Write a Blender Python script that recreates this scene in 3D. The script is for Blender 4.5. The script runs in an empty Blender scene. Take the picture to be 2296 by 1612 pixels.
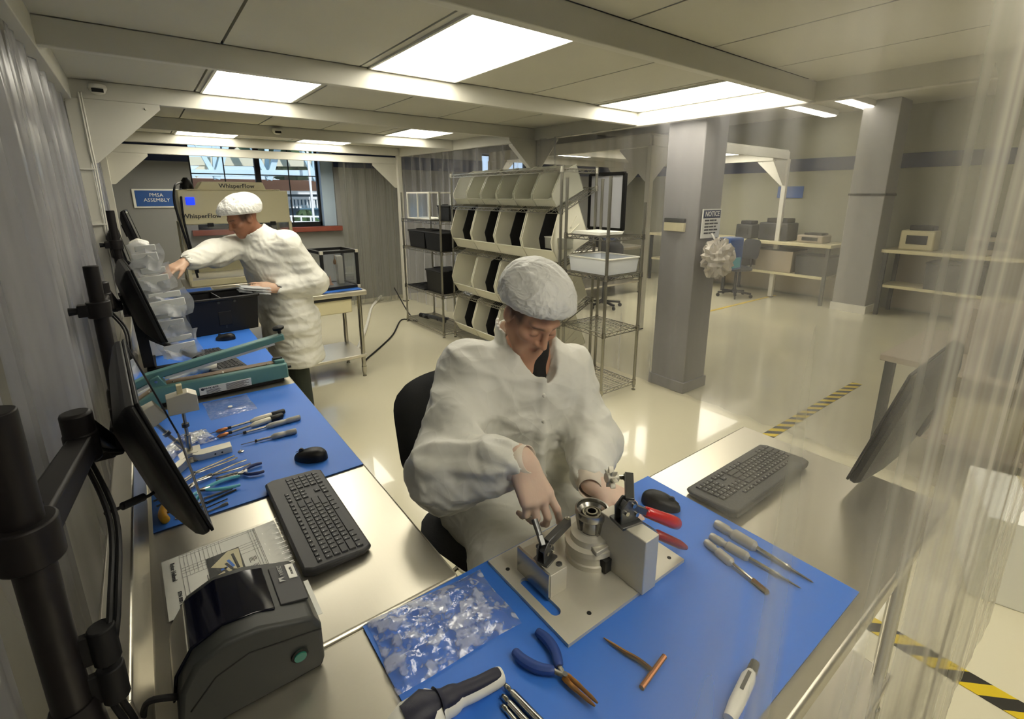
import bpy, bmesh, math, random
import numpy as np
from mathutils import Vector, Matrix
random.seed(7)
COL = bpy.context.scene.collection
PI = math.pi

# ------------------------------------------------------------------ helpers
def lin(c):
    if isinstance(c, str):
        c = tuple(int(c[i:i+2], 16) for i in (0, 2, 4))
    return tuple((v/255/12.92 if v/255 <= .04045 else ((v/255+.055)/1.055)**2.4) for v in c)

class MB:
    """collects shapes; build() links them as one mesh object"""
    def __init__(s):
        s.v = []; s.f = []; s.mi = []; s.cur = 0; s.T = Matrix.Identity(4)
    def mat(s, i): s.cur = i; return s
    def xf(s, m=None): s.T = m if m is not None else Matrix.Identity(4); return s
    def add(s, vs, fs):
        b = len(s.v)
        s.v += [tuple(s.T @ Vector(p)) for p in vs]
        s.f += [tuple(b+i for i in f) for f in fs]
        s.mi += [s.cur]*len(fs)
        return s
    def box(s, x0, y0, z0, x1, y1, z1):
        vs = [(x0,y0,z0),(x1,y0,z0),(x1,y1,z0),(x0,y1,z0),(x0,y0,z1),(x1,y0,z1),(x1,y1,z1),(x0,y1,z1)]
        return s.add(vs, [(0,3,2,1),(4,5,6,7),(0,1,5,4),(1,2,6,5),(2,3,7,6),(3,0,4,7)])
    def bar(s, p, q, w, h=None, up=(0,0,1)):
        p, q = Vector(p), Vector(q); d = (q-p)
        if d.length < 1e-7: return s
        h = h or w; d.normalize(); u = Vector(up)
        if abs(d.dot(u)) > .98: u = Vector((0,1,0)) if abs(d.y) < .9 else Vector((1,0,0))
        a = d.cross(u).normalized()*(w/2); b = a.cross(d).normalized()*(h/2)
        vs = [p-a-b, p+a-b, p+a+b, p-a+b, q-a-b, q+a-b, q+a+b, q-a+b]
        return s.add(vs, [(0,3,2,1),(4,5,6,7),(0,1,5,4),(1,2,6,5),(2,3,7,6),(3,0,4,7)])
    def cyl(s, p, q, r0, r1=None, n=16, cap=True):
        r1 = r0 if r1 is None else r1
        return s.tube([p, q], [r0, r1], n, cap)
    def tube(s, pts, r, n=10, cap=True, flat=1.0, up=None):
        pts = [Vector(p) for p in pts]; N = len(pts)
        if not hasattr(r, '__len__'): r = [r]*N
        elif len(r) != N: r = list(np.interp(np.linspace(0, 1, N), np.linspace(0, 1, len(r)), r))
        vs = []; prev = None
        for i, p in enumerate(pts):
            d = (pts[min(i+1, N-1)]-pts[max(i-1, 0)])
            if d.length < 1e-9: d = Vector((0,0,1))
            d.normalize()
            if prev is None:
                u = Vector(up) if up else (Vector((0,0,1)) if abs(d.z) < .9 else Vector((1,0,0)))
            else: u = prev
            a = d.cross(u)
            if a.length < 1e-6: a = d.cross(Vector((.3,.5,.8)))
            a.normalize(); b = a.cross(d).normalized(); prev = b
            for k in range(n):
                t = 2*PI*k/n
                vs.append(p + a*(math.cos(t)*r[i]) + b*(math.sin(t)*r[i]*flat))
        fs = []
        for i in range(N-1):
            for k in range(n):
                fs.append((i*n+k, i*n+(k+1)%n, (i+1)*n+(k+1)%n, (i+1)*n+k))
        if cap:
            fs.append(tuple(range(n-1, -1, -1))); fs.append(tuple((N-1)*n+k for k in range(n)))
        return s.add(vs, fs)
    def lathe(s, prof, c=(0,0,0), n=24, axis=None):
        """prof: (radius, height) pairs about an axis through c"""
        m = Matrix.Translation(c)
        if axis is not None:
            m = m @ Vector((0,0,1)).rotation_difference(Vector(axis)).to_matrix().to_4x4()
        vs = []; fs = []
        for r, z in prof:
            for k in range(n):
                t = 2*PI*k/n
                vs.append(m @ Vector((r*math.cos(t), r*math.sin(t), z)))
        for i in range(len(prof)-1):
            for k in range(n):
                fs.append((i*n+k, i*n+(k+1)%n, (i+1)*n+(k+1)%n, (i+1)*n+k))
        if prof[0][0] > 1e-6: fs.append(tuple(range(n-1, -1, -1)))
        if prof[-1][0] > 1e-6: fs.append(tuple((len(prof)-1)*n+k for k in range(n)))
        return s.add(vs, fs)
    def prism(s, poly, z0, z1, m=None):
        """2D polygon (counter-clockwise) extruded along local z"""
        n = len(poly); old = s.T
        if m is not None: s.T = old @ m
        vs = [(x, y, z0) for x, y in poly]+[(x, y, z1) for x, y in poly]
        s.add(vs, [tuple(range(n-1, -1, -1)), tuple(range(n, 2*n))]+[(i, (i+1) % n, n+(i+1) % n, n+i) for i in range(n)])
        s.T = old; return s
    def quad(s, *p): return s.add(list(p), [tuple(range(len(p)))])
    def grid(s, fn, nu, nv):
        vs = [fn(i/nu, j/nv) for j in range(nv+1) for i in range(nu+1)]
        w = nu+1
        return s.add(vs, [(j*w+i, j*w+i+1, (j+1)*w+i+1, (j+1)*w+i) for j in range(nv) for i in range(nu)])
    def build(s, name, mats, parent=None, bevel=0, smooth=35, seg=2, solid=0):
        me = bpy.data.meshes.new(name)
        me.from_pydata([tuple(p) for p in s.v], [], s.f)
        if not isinstance(mats, (list, tuple)): mats = [mats]
        for m in mats: me.materials.append(m)
        me.polygons.foreach_set('material_index', s.mi)
        fix(me, smooth)
        o = bpy.data.objects.new(name, me); COL.objects.link(o)
        if parent: o.parent = parent
        if solid:
            md = o.modifiers.new('thick', 'SOLIDIFY'); md.thickness = solid; md.offset = 0
        if bevel:
            md = o.modifiers.new('edge', 'BEVEL'); md.width = bevel; md.segments = seg; md.limit_method = 'ANGLE'; md.angle_limit = math.radians(40)
            md.harden_normals = False
        return o

def fix(me, smooth=35, recalc=True):
    bm = bmesh.new(); bm.from_mesh(me)
    if recalc: bmesh.ops.recalc_face_normals(bm, faces=bm.faces)
    if smooth:
        th = math.radians(smooth)
        for f in bm.faces: f.smooth = True
        for e in bm.edges:
            e.smooth = not (len(e.link_faces) == 2 and e.calc_face_angle(0) > th)
    bm.to_mesh(me); bm.free()

def tag(o, label=None, cat=None, group=None, kind=None):
    if label: o['label'] = label
    if cat: o['category'] = cat
    if group: o['group'] = group
    if kind: o['kind'] = kind
    return o

def thing(name, label, cat, loc=(0,0,0), rz=0, group=None):
    o = bpy.data.objects.new(name, None); COL.objects.link(o)
    o.location = loc; o.rotation_euler = (0, 0, rz); o.empty_display_size = .05
    return tag(o, label, cat, group)

def struct(o): o['kind'] = 'structure'; return o

def dup(o, parent=None, label=None, loc=None, rz=None):
    c = o.copy(); COL.objects.link(c)
    if parent is not None: c.parent = parent
    for ch in list(o.children): dup(ch, c)
    if label: c['label'] = label
    if loc is not None: c.location = loc
    if rz is not None: c.rotation_euler[2] = rz
    return c

def text_mesh(name, body, size, m, parent, mat, extrude=.0004, align='CENTER', bold=0):
    """lettering as a flat mesh lying in the matrix's local xy plane"""
    cu = bpy.data.curves.new(name, 'FONT'); cu.body = body; cu.size = size; cu.extrude = extrude
    cu.align_x = align; cu.align_y = 'CENTER'; cu.offset = bold; cu.resolution_u = 2
    o = bpy.data.objects.new(name, cu); COL.objects.link(o)
    dg = bpy.context.evaluated_depsgraph_get()
    me = bpy.data.meshes.new_from_object(o.evaluated_get(dg))
    bpy.data.objects.remove(o); bpy.data.curves.remove(cu)
    me.transform(m); me.materials.clear(); me.materials.append(mat)
    r = bpy.data.objects.new(name, me); COL.objects.link(r)
    if parent: r.parent = parent
    return r

def frame(o, x, y):
    """matrix with origin o, local x along x and y along (orthogonalised) y"""
    x = Vector(x).normalized(); y = Vector(y); y = (y-x*y.dot(x)).normalized(); z = x.cross(y)
    m = Matrix((x, y, z)).transposed().to_4x4(); m.translation = Vector(o); return m

# ------------------------------------------------------------------ materials
def nodes(name):
    m = bpy.data.materials.new(name); m.use_nodes = True
    nt = m.node_tree; return m, nt, nt.nodes['Principled BSDF'], nt.nodes['Material Output']

def M(name, col, rough=.5, metal=0., var=0., vscale=6., bump=0., bscale=60., stretch=(1,1,1), emit=0., coat=0., spec=.5, sss=0., rvar=0., trans=0., ridged=0):
    m, nt, b, out = nodes(name)
    c = lin(col); L = nt.links.new
    b.inputs['Base Color'].default_value = (*c, 1)
    b.inputs['Roughness'].default_value = rough; b.inputs['Metallic'].default_value = metal
    b.inputs['Specular IOR Level'].default_value = spec
    b.inputs['Coat Weight'].default_value = coat
    b.inputs['Transmission Weight'].default_value = trans
    if sss: b.inputs['Subsurface Weight'].default_value = sss; b.inputs['Subsurface Radius'].default_value = (.01,.004,.003)
    if emit: b.inputs['Emission Color'].default_value = (*c, 1); b.inputs['Emission Strength'].default_value = emit
    tc = nt.nodes.new('ShaderNodeTexCoord'); mp = nt.nodes.new('ShaderNodeMapping'); mp.inputs['Scale'].default_value = stretch
    L(tc.outputs['Object'], mp.inputs['Vector'])
    if var or rvar:
        n = nt.nodes.new('ShaderNodeTexNoise'); n.inputs['Scale'].default_value = vscale; n.inputs['Detail'].default_value = 5
        L(mp.outputs[0], n.inputs['Vector'])
        if var:
            mx = nt.nodes.new('ShaderNodeMix'); mx.data_type = 'RGBA'
            mx.inputs['A'].default_value = (*[max(0, v*(1-var)) for v in c], 1); mx.inputs['B'].default_value = (*[min(1, v*(1+var)) for v in c], 1)
            L(n.outputs['Fac'], mx.inputs['Factor']); L(mx.outputs['Result'], b.inputs['Base Color'])
        if rvar:
            mr = nt.nodes.new('ShaderNodeMapRange'); mr.inputs['To Min'].default_value = max(.02, rough-rvar); mr.inputs['To Max'].default_value = rough+rvar
            L(n.outputs['Fac'], mr.inputs['Value']); L(mr.outputs[0], b.inputs['Roughness'])
    if bump:
        n2 = nt.nodes.new('ShaderNodeTexNoise'); n2.inputs['Scale'].default_value = bscale; n2.inputs['Detail'].default_value = 4
        if ridged: n2.noise_type = 'RIDGED_MULTIFRACTAL'; n2.inputs['Detail'].default_value = 2; n2.normalize = True
        L(mp.outputs[0], n2.inputs['Vector'])
        bp = nt.nodes.new('ShaderNodeBump'); bp.inputs['Strength'].default_value = bump; bp.inputs['Distance'].default_value = .012 if ridged else .004
        L(n2.outputs['Fac'], bp.inputs['Height']); L(bp.outputs[0], b.inputs['Normal'])
    return m

def film(name, tint=(1,1,1), haze=.1, gloss=.1, streak=None, bump=0., bscale=40., hazecol='d8d8d4', rough=.08, edge=.5, h0=0., hmin=.35, sr=(.35,.7,.45,1.8)):
    """clear plastic sheet: see-through, with a milky haze and a sheen that grow toward grazing views"""
    m, nt, b, out = nodes(name); L = nt.links.new; nt.nodes.remove(b); N = nt.nodes.new
    tr = N('ShaderNodeBsdfTransparent'); tr.inputs['Color'].default_value = (*tint, 1)
    df = N('ShaderNodeBsdfDiffuse'); df.inputs['Color'].default_value = (*lin(hazecol), 1)
    tl = N('ShaderNodeBsdfTranslucent'); tl.inputs['Color'].default_value = (*lin(hazecol), 1)
    ad = N('ShaderNodeMixShader'); ad.inputs[0].default_value = .5; L(df.outputs[0], ad.inputs[1]); L(tl.outputs[0], ad.inputs[2])
    gl = N('ShaderNodeBsdfGlossy'); gl.inputs['Roughness'].default_value = rough; gl.inputs['Color'].default_value = (.95,.95,.95,1)
    lw = N('ShaderNodeLayerWeight'); lw.inputs['Blend'].default_value = edge
    h = N('ShaderNodeMapRange'); h.inputs['From Min'].default_value = h0; h.inputs['To Min'].default_value = haze*hmin; h.inputs['To Max'].default_value = min(1, haze*2.2)
    L(lw.outputs['Facing'], h.inputs['Value']); fac = h.outputs[0]
    tc = N('ShaderNodeTexCoord')
    if streak:
        mp = N('ShaderNodeMapping'); mp.inputs['Scale'].default_value = streak
        L(tc.outputs['Object'], mp.inputs['Vector'])
        n = N('ShaderNodeTexNoise'); n.inputs['Scale'].default_value = 1; n.inputs['Detail'].default_value = 2; L(mp.outputs[0], n.inputs['Vector'])
        r = N('ShaderNodeMapRange'); r.inputs['From Min'].default_value = sr[0]; r.inputs['From Max'].default_value = sr[1]
        r.inputs['To Min'].default_value = sr[2]; r.inputs['To Max'].default_value = sr[3]; L(n.outputs['Fac'], r.inputs['Value'])
        mu = N('ShaderNodeMath'); mu.operation = 'MULTIPLY'; mu.use_clamp = True; L(fac, mu.inputs[0]); L(r.outputs[0], mu.inputs[1]); fac = mu.outputs[0]
    m1 = N('ShaderNodeMixShader'); L(fac, m1.inputs[0]); L(tr.outputs[0], m1.inputs[1]); L(ad.outputs[0], m1.inputs[2])
    pw = N('ShaderNodeMath'); pw.operation = 'POWER'; pw.inputs[1].default_value = 3; L(lw.outputs['Facing'], pw.inputs[0])
    g = N('ShaderNodeMapRange'); g.inputs['To Min'].default_value = gloss*.25; g.inputs['To Max'].default_value = min(1, gloss*2.5)
    L(pw.outputs[0], g.inputs['Value'])
    m2 = N('ShaderNodeMixShader'); L(g.outputs[0], m2.inputs[0]); L(m1.outputs[0], m2.inputs[1]); L(gl.outputs[0], m2.inputs[2])
    L(m2.outputs[0], out.inputs['Surface'])
    if bump:
        n2 = N('ShaderNodeTexNoise'); n2.inputs['Scale'].default_value = bscale; n2.inputs['Detail'].default_value = 3; L(tc.outputs['Object'], n2.inputs['Vector'])
        bp = N('ShaderNodeBump'); bp.inputs['Strength'].default_value = bump; bp.inputs['Distance'].default_value = .01; L(n2.outputs['Fac'], bp.inputs['Height'])
        for q in (gl, df): L(bp.outputs[0], q.inputs['Normal'])
    return m

def attr_mat(name, rough=.5, sss=0., bump=0., bscale=80.):
    m, nt, b, out = nodes(name)
    a = nt.nodes.new('ShaderNodeAttribute'); a.attribute_name = 'tint'
    nt.links.new(a.outputs['Color'], b.inputs['Base Color']); b.inputs['Roughness'].default_value = rough
    if sss: b.inputs['Subsurface Weight'].default_value = sss; b.inputs['Subsurface Radius'].default_value = (.008,.003,.002); b.inputs['Subsurface Scale'].default_value = .6
    if bump:
        n2 = nt.nodes.new('ShaderNodeTexNoise'); n2.inputs['Scale'].default_value = bscale
        bp = nt.nodes.new('ShaderNodeBump'); bp.inputs['Strength'].default_value = bump; bp.inputs['Distance'].default_value = .002
        nt.links.new(n2.outputs['Fac'], bp.inputs['Height']); nt.links.new(bp.outputs[0], b.inputs['Normal'])
    return m

def hazard(name):
    """yellow and black diagonal stripes, from object coordinates"""
    m, nt, b, out = nodes(name); L = nt.links.new; N = nt.nodes.new
    tc = N('ShaderNodeTexCoord'); sp = N('ShaderNodeSeparateXYZ'); L(tc.outputs['Object'], sp.inputs[0])
    ad = N('ShaderNodeMath'); ad.operation = 'ADD'; L(sp.outputs['X'], ad.inputs[0]); L(sp.outputs['Y'], ad.inputs[1])
    mu = N('ShaderNodeMath'); mu.operation = 'MULTIPLY'; mu.inputs[1].default_value = 1/.13; L(ad.outputs[0], mu.inputs[0])
    fr = N('ShaderNodeMath'); fr.operation = 'FRACT'; L(mu.outputs[0], fr.inputs[0])
    gt = N('ShaderNodeMath'); gt.operation = 'GREATER_THAN'; gt.inputs[1].default_value = .5; L(fr.outputs[0], gt.inputs[0])
    mx = N('ShaderNodeMix'); mx.data_type = 'RGBA'; mx.inputs['A'].default_value = (*lin('d8bc1c'),1); mx.inputs['B'].default_value = (*lin('2a2822'),1)
    L(gt.outputs[0], mx.inputs['Factor']); L(mx.outputs['Result'], b.inputs['Base Color']); b.inputs['Roughness'].default_value = .4
    return m

def crumple(name, col, sc, dist, st):
    """crisp crumpled nonwoven cloth: facets between warped cell centres"""
    m, nt, b, out = nodes(name); L = nt.links.new; N = nt.nodes.new
    b.inputs['Base Color'].default_value = (*lin(col), 1); b.inputs['Roughness'].default_value = .5; b.inputs['Specular IOR Level'].default_value = .4
    tc = N('ShaderNodeTexCoord'); nz = N('ShaderNodeTexNoise'); nz.inputs['Scale'].default_value = sc*.6; nz.inputs['Detail'].default_value = 2; L(tc.outputs['Object'], nz.inputs['Vector'])
    mx = N('ShaderNodeMix'); mx.data_type = 'VECTOR'; mx.inputs['Factor'].default_value = .12; L(tc.outputs['Object'], mx.inputs['A']); L(nz.outputs['Color'], mx.inputs['B'])
    hs = []
    for k, a in ((1, 1.), (2.9, .46)):
        v = N('ShaderNodeTexVoronoi'); v.inputs['Scale'].default_value = sc*k; L(mx.outputs['Result'], v.inputs['Vector'])
        mu = N('ShaderNodeMath'); mu.operation = 'MULTIPLY'; mu.inputs[1].default_value = a; L(v.outputs['Distance'], mu.inputs[0]); hs.append(mu)
    a1 = N('ShaderNodeMath'); L(hs[0].outputs[0], a1.inputs[0]); L(hs[1].outputs[0], a1.inputs[1]); a2 = a1
    bp = N('ShaderNodeBump'); bp.inputs['Strength'].default_value = st; bp.inputs['Distance'].default_value = dist; L(a2.outputs[0], bp.inputs['Height']); L(bp.outputs[0], b.inputs['Normal'])
    return m

X = {}
X['frame'] = M('powder_coated_frame', 'd3d1c6', .45, var=.05)
X['ceil'] = M('ceiling_panel', 'cccabd', .7, var=.05, vscale=3)
X['dark'] = M('dark_gap', '1c1c1a', .7)
X['light'] = M('light_diffuser', 'fff8e6', .6, emit=6.5)
X['olight'] = M('tube_light', 'fff8e6', .6, emit=5)
X['floor'] = M('epoxy_floor', 'dad4b9', .16, var=.05, vscale=1.4, coat=.5, rvar=.06)
X['wall'] = M('painted_wall', '8b8b8a', .75, var=.05, vscale=2)
X['wall2'] = M('painted_wall_pale', '9d9b88', .75, var=.05, vscale=2)
X['navy'] = M('navy_band', '273458', .6)
X['steel'] = M('brushed_steel', 'd6d1c2', .33, .92, var=.02, vscale=40, rvar=.04, stretch=(.3,12,1))
X['steelx'] = M('brushed_steel_across', 'd6d1c2', .33, .92, var=.02, vscale=40, rvar=.04, stretch=(12,.3,1))
X['chrome'] = M('chrome', 'b9b6ac', .2, 1, var=.1, vscale=30)
X['wire'] = M('shelf_wire', 'a9a79d', .3, 1)
X['alu'] = M('machined_aluminium', 'd2cec0', .45, .5, var=.04, vscale=20)
X['metal'] = M('tool_steel', 'a7a59f', .26, 1, var=.15, vscale=30)
X['dkmetal'] = M('dark_zinc', '6b6c6c', .35, .9, var=.15, vscale=40)
X['black'] = M('black_plastic', '0f0f12', .45, spec=.35)
X['blackm'] = M('black_matte', '0e0e10', .6, spec=.35)
X['brownblk'] = M('dark_pole', '120e0f', .5, spec=.35)
X['grey'] = M('charcoal_plastic', '2e2f32', .5, var=.06)
X['key'] = M('key_plastic', '303134', .5)
X['legend'] = M('key_legend', 'b9bab8', .6)
X['pgrey'] = M('printer_grey', '343634', .5, var=.05)
X['pdark'] = M('smoked_window', '080a18', .07, spec=.35)
X['screen'] = M('glossy_screen', '0a0b0d', .04, coat=1, spec=1)
X['mat'] = M('blue_rubber_mat', '3474d6', .5, var=.05, vscale=5, bump=.03, bscale=500)
X['matedge'] = M('mat_edge', '152b55', .6)
X['teal'] = M('teal_enamel', '5d8a88', .4, var=.06)
X['brown'] = M('brown_strip', '7d6a55', .6)
X['paper'] = M('paper', 'f0f0e8', .6)
X['ink'] = M('ink', '3a3a3c', .7)
X['white'] = M('white_plastic', 'e4e2d8', .4, var=.03)
X['cream'] = M('cream_enamel', 'd9d0a9', .4, var=.04, vscale=3)
X['binw'] = M('bin_cream', 'e2dfcc', .45, var=.04)
X['binclear'] = film('clear_bin', (.97,.97,.95), .45, .08, hazecol='e4e4d8', hmin=.8)
X['yellow'] = M('yellow_grip', 'e6a80e', .4)
X['red'] = M('red_grip', 'c81019', .3, coat=.4)
X['dkred'] = M('dark_red_grip', '8d1620', .35, coat=.3)
X['navygrip'] = M('navy_grip', '1c2c5e', .45)
X['inset'] = M('dark_inset', '1b1c30', .55)
X['bluegrip'] = M('blue_grip', '1e3f86', .5, var=.1)
X['cyan'] = M('cyan_grip', '62b4c4', .4)
X['copper'] = M('copper', 'b5764a', .35, .8)
X['brass'] = M('brass', 'a0703c', .28, 1)
X['green'] = M('green_button', '187868', .3)
X['blue'] = M('blue_sign', '2b579c', .4)
X['lens'] = M('blue_lamp', '1533ff', .4, emit=1.2)
X['brick'] = M('sill_red', '7d3c2c', .6, var=.2, vscale=20)
X['pillar'] = M('pillar_paint', '949291', .55, var=.04)
X['hazard'] = hazard('hazard_tape')
X['yel'] = M('yellow_line', 'cdb043', .5)
X['film'] = film('bag_film', (.96,.97,1), .3, .3, bump=.5, bscale=30, rough=.2, hazecol='eef0f6', streak=(38,38,38), hmin=.8, sr=(.47,.6,.25,2.6))  # patchy white haze stands in for highlights on the crinkles
X['pack'] = film('packet_film', (.97,.97,.98), .36, .12, bump=.3, bscale=40, hazecol='e6e9ec', rough=.25, hmin=.9)
X['packw'] = M('packet_inner', 'dcdedd', .5)
X['acrylic'] = film('acrylic', (.93,.95,.98), .08, .3)
X['glass'] = film('window_glass', (.97,.98,1), .02, .25)
X['near'] = film('near_vinyl', (.99,.99,.985), .27, .012, streak=(9,9,.3), hazecol='d6d2c4', edge=.5, h0=.5, hmin=0, rough=.3)
X['curtain'] = film('side_vinyl', (.95,.95,.965), .22, .05, streak=(7,7,.3), hazecol='cfcfd6', edge=.35, rough=.2)
X['lcurtain'] = film('left_vinyl', (.88,.88,.9), .42, .1, streak=(8,8,.5), hazecol='b4b4b8', rough=.22, edge=.5, hmin=.6)
X['fcurtain'] = film('far_vinyl', (.9,.9,.88), .3, .1, streak=(10,10,.3), hazecol='b7b5a8')
X['coat'] = crumple('tyvek_coat', 'e4e3da', 5.5, .03, .42)
X['cap'] = crumple('tyvek_cap', 'eaeae6', 20, .011, .55)
X['shirt'] = M('black_shirt', '141416', .8)
X['pants'] = M('dark_trousers', '2f352c', .85, var=.1)
X['shoe'] = M('dark_shoe', '1d1c1b', .6)
X['skin'] = attr_mat('skin', .5, .12, .1, 120)
X['fabric'] = M('chair_fabric', '202227', .85, bump=.2, bscale=300)
X['sky'] = M('pale_truss', 'bcd6dc', .6)
X['truss2'] = M('cream_truss', 'd9d2b4', .6)
X['tealb'] = M('teal_building', '5f8698', .7)
X['orange'] = M('brick_deck', 'b07a5a', .8)
X['rail'] = M('white_railing', 'e6e6e0', .6)
X['leaf'] = M('tree_leaves', '3f5c33', .8, var=.5, vscale=3)
X['rsign'] = M('green_sign', '1e7a58', .6)
X['water'] = M('dark_water', '2b4a63', .3, var=.4, vscale=2)
X['taupe'] = M('taupe_box', 'a89c8a', .7)
# ------------------------------------------------------------------ the room
ZC, ZB = 2.44, 2.324
WX0, WX1, WY0, WY1, WZ = -2.6, 9.3, -3.6, 8.05, 3.05
struct(MB().box(WX0, WY0, -.1, WX1, WY1+.3, 0).build('floor', X['floor'], smooth=0))
struct(MB().box(WX0, WY0, WZ, WX1, WY1+.3, WZ+.1).build('ceiling', X['ceil'], smooth=0))
struct(MB().box(WX0-.1, WY0, 0, WX0, WY1+.3, WZ).build('wall_left', X['wall'], smooth=0))
struct(MB().box(WX1, WY0, 0, WX1+.1, WY1+.3, WZ).build('wall_right', X['wall2'], smooth=0))
struct(MB().box(WX0, WY0-.1, 0, WX1, WY0, WZ).build('wall_back', X['wall'], smooth=0))
# far wall with the window opening x .62..2.52 z 1.25..2.6, and two more to the right
wins = [(.62, 2.52, 1.25, 2.62), (5.3, 6.5, 1.1, 2.5)]
w = MB(); x = WX0
for a, b_, z0, z1 in wins:
    w.box(x, WY1, 0, a, WY1+.3, WZ); w.box(a, WY1, 0, b_, WY1+.3, z0); w.box(a, WY1, z1, b_, WY1+.3, WZ); x = b_
w.box(x, WY1, 0, WX1, WY1+.3, WZ)
struct(w.build('wall_far', X['wall'], smooth=0))
for i, (a, b_, z0, z1) in enumerate(wins):
    e = struct(thing('window_%d' % (i+1), None, None, (0, 0, 0)))
    yy = WY1+.2; f = MB()
    rx = b_-.19 if i == 0 else b_
    f.bar((a, yy, z0), (a, yy, z1), .06).bar((rx, yy, z0), (rx, yy, z1), .06).bar((a, yy, z0+.03), (rx, yy, z0+.03), .06).bar((a, yy, z1), (rx, yy, z1), .06)
    f.bar(((a+rx)/2, yy, z0), ((a+rx)/2, yy, z1), .07)
    for t in (.25, .75): f.bar((a+(rx-a)*t, yy, z0), (a+(rx-a)*t, yy, z1), .014)
    for zz in ((z0+.42, z0+.83) if i else (z0+.76,)): f.bar((a, yy, zz), (rx, yy, zz), .014)
    f.build('window_frame', X['blackm'], e)
    MB().box(a, yy-.004, z0, rx, yy+.004, z1).build('pane', X['glass'], e, smooth=0)
    MB().box(a-.08, WY1-.1, z0-.075, b_+.04, WY1+.17, z0).build('window_sill', X['brick'], e, .006)
    if i == 0: MB().box(rx, WY1+.05, z0, b_, WY1+.28, z1).build('window_reveal', M('pale_blue_reveal', 'a9bdd0', .6), e, smooth=0)
t = MB()
for z0, z1 in ((2.15, 2.36),):
    t.box(WX0, WY1-.012, z0, .62, WY1, z1); t.box(2.52, WY1-.012, z0, 5.3, WY1, z1); t.box(6.5, WY1-.012, z0, WX1, WY1, z1)
    t.box(WX1-.012, WY0, z0, WX1, WY1, z1); t.box(WX0, WY0, z0, WX0+.012, WY1, z1)
struct(t.build('trim_1', X['navy'], smooth=0))

# floor tape
tag(MB().box(2.0, 1.44, .001, 5.2, 1.52, .003).build('hazard_tape', X['hazard'], smooth=0), 'yellow and black striped floor tape running away beyond the silver bench', 'floor tape', 'striped floor tapes')
tag(MB().box(2.13, -1.5, .001, 2.22, .75, .003).build('hazard_tape', X['hazard'], smooth=0), 'yellow and black striped floor tape beside the near end of the blue mat bench', 'floor tape', 'striped floor tapes')
tag(MB().box(6.3, 3.98, .001, 8.9, 4.03, .003).build('floor_line', X['yel'], smooth=0), 'thin plain yellow line painted on the floor beyond the grey pillar', 'floor line')

# pillars
p = struct(thing('pillar', None, None))
MB().box(3.66, 2.34, 0, 3.99, 2.69, WZ).build('shaft', X['pillar'], p, .008)
MB().box(3.645, 2.325, 0, 4.0, 2.705, .1).build('plinth', X['pillar'], p, .004)
p = struct(thing('pillar', None, None))
MB().box(8.5, 2.5, 0, 8.95, 2.95, WZ).build('shaft', X['pillar'], p, .008)
MB().box(8.49, 2.49, 1.74, 8.96, 2.96, 1.77).build('band', X['dark'], p)
MB().box(8.485, 2.485, 0, 8.965, 2.965, .12).build('plinth', X['white'], p)

# ------------------------------------------------------------------ softwall clean room
def softwall(name, label, posts, beams, gussets, extra=()):
    e = thing(name, label, 'cleanroom frame')
    for p_, q_, w_, h_ in beams: MB().bar(p_, q_, w_, h_).build('beam', X['frame'], e, .004)
    for x_, y_, z_ in posts:
        q = MB().box(x_-.035, y_-.035, 0, x_+.035, y_+.035, z_).build('post', X['frame'], e, .004)
        MB().cyl((x_, y_, 0), (x_, y_, .012), .05, .05, 14).build('foot', X['dark'], q)
    for c, d1, s1, s2 in gussets:
        c = Vector(c); d1 = Vector(d1); n = d1.cross(Vector((0,0,1))).normalized()*.004
        poly = [c, c+d1*s1, c+d1*s1-Vector((0,0,.03)), c+d1*.07-Vector((0,0,s2)), c-Vector((0,0,s2))]
        m = MB(); k = len(poly)
        m.add([v-n for v in poly]+[v+n for v in poly], [tuple(range(k-1,-1,-1)), tuple(range(k,2*k))]+[(i,(i+1)%k,k+(i+1)%k,k+i) for i in range(k)])
        for v in (c+d1*.05-Vector((0,0,.06)), c+d1*.05-Vector((0,0,s2-.04)), c+d1*(s1-.08)-Vector((0,0,.03))):
            m.cyl(v-n*3.5, v+n*3.5, .009, .009, 8)
        m.build('gusset', X['frame'], e)
    return e
XL, XR = -.27, 3.62
BY = [-1.6, .1, 1.56, 3.0, 4.42, 6.0, 7.5]
ZM = (ZC+ZB)/2
beams = [((XL-.03, y, ZM), (XR, y, ZM), .05, ZC-ZB) for y in BY]
beams += [((XL, BY[0], ZM), (XL, BY[-1], ZM), .06, ZC-ZB+.02), ((XR, BY[0], ZM), (XR, 4.42, ZM), .06, ZC-ZB+.02), ((XR, 4.42, ZM), (3.4, 7.5, ZM), .06, ZC-ZB+.02),
          ((XL, 7.56, 2.25), (3.4, 7.56, 2.25), .05, .1)]
gus = [((XL+.03, 4.39, ZB), (1,0,0), .46, .40), ((XL+.03, 7.53, 2.2), (1,0,0), .42, .36), ((3.37, 7.53, 2.2), (-1,0,0), .42, .36),
       ((XR-.02, 4.39, ZB), (-1,0,0), .36, .30), ((XR-.0, 4.45, ZB), (-.07,1,0), .42, .32), ((XR-.0, 4.40, ZB), (0,-1,0), .36, .32)]
softwall('cleanroom_frame', 'off-white cleanroom frame of beams, posts and gussets over the benches', [(XL+.03, 4.42, ZB), (XL+.03, 7.5, ZB), (3.37, 7.5, ZB), (XR, 4.42, ZB), (XL+.03, -1.6, ZB), (XR, -1.6, ZB)], beams, gus)
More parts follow.
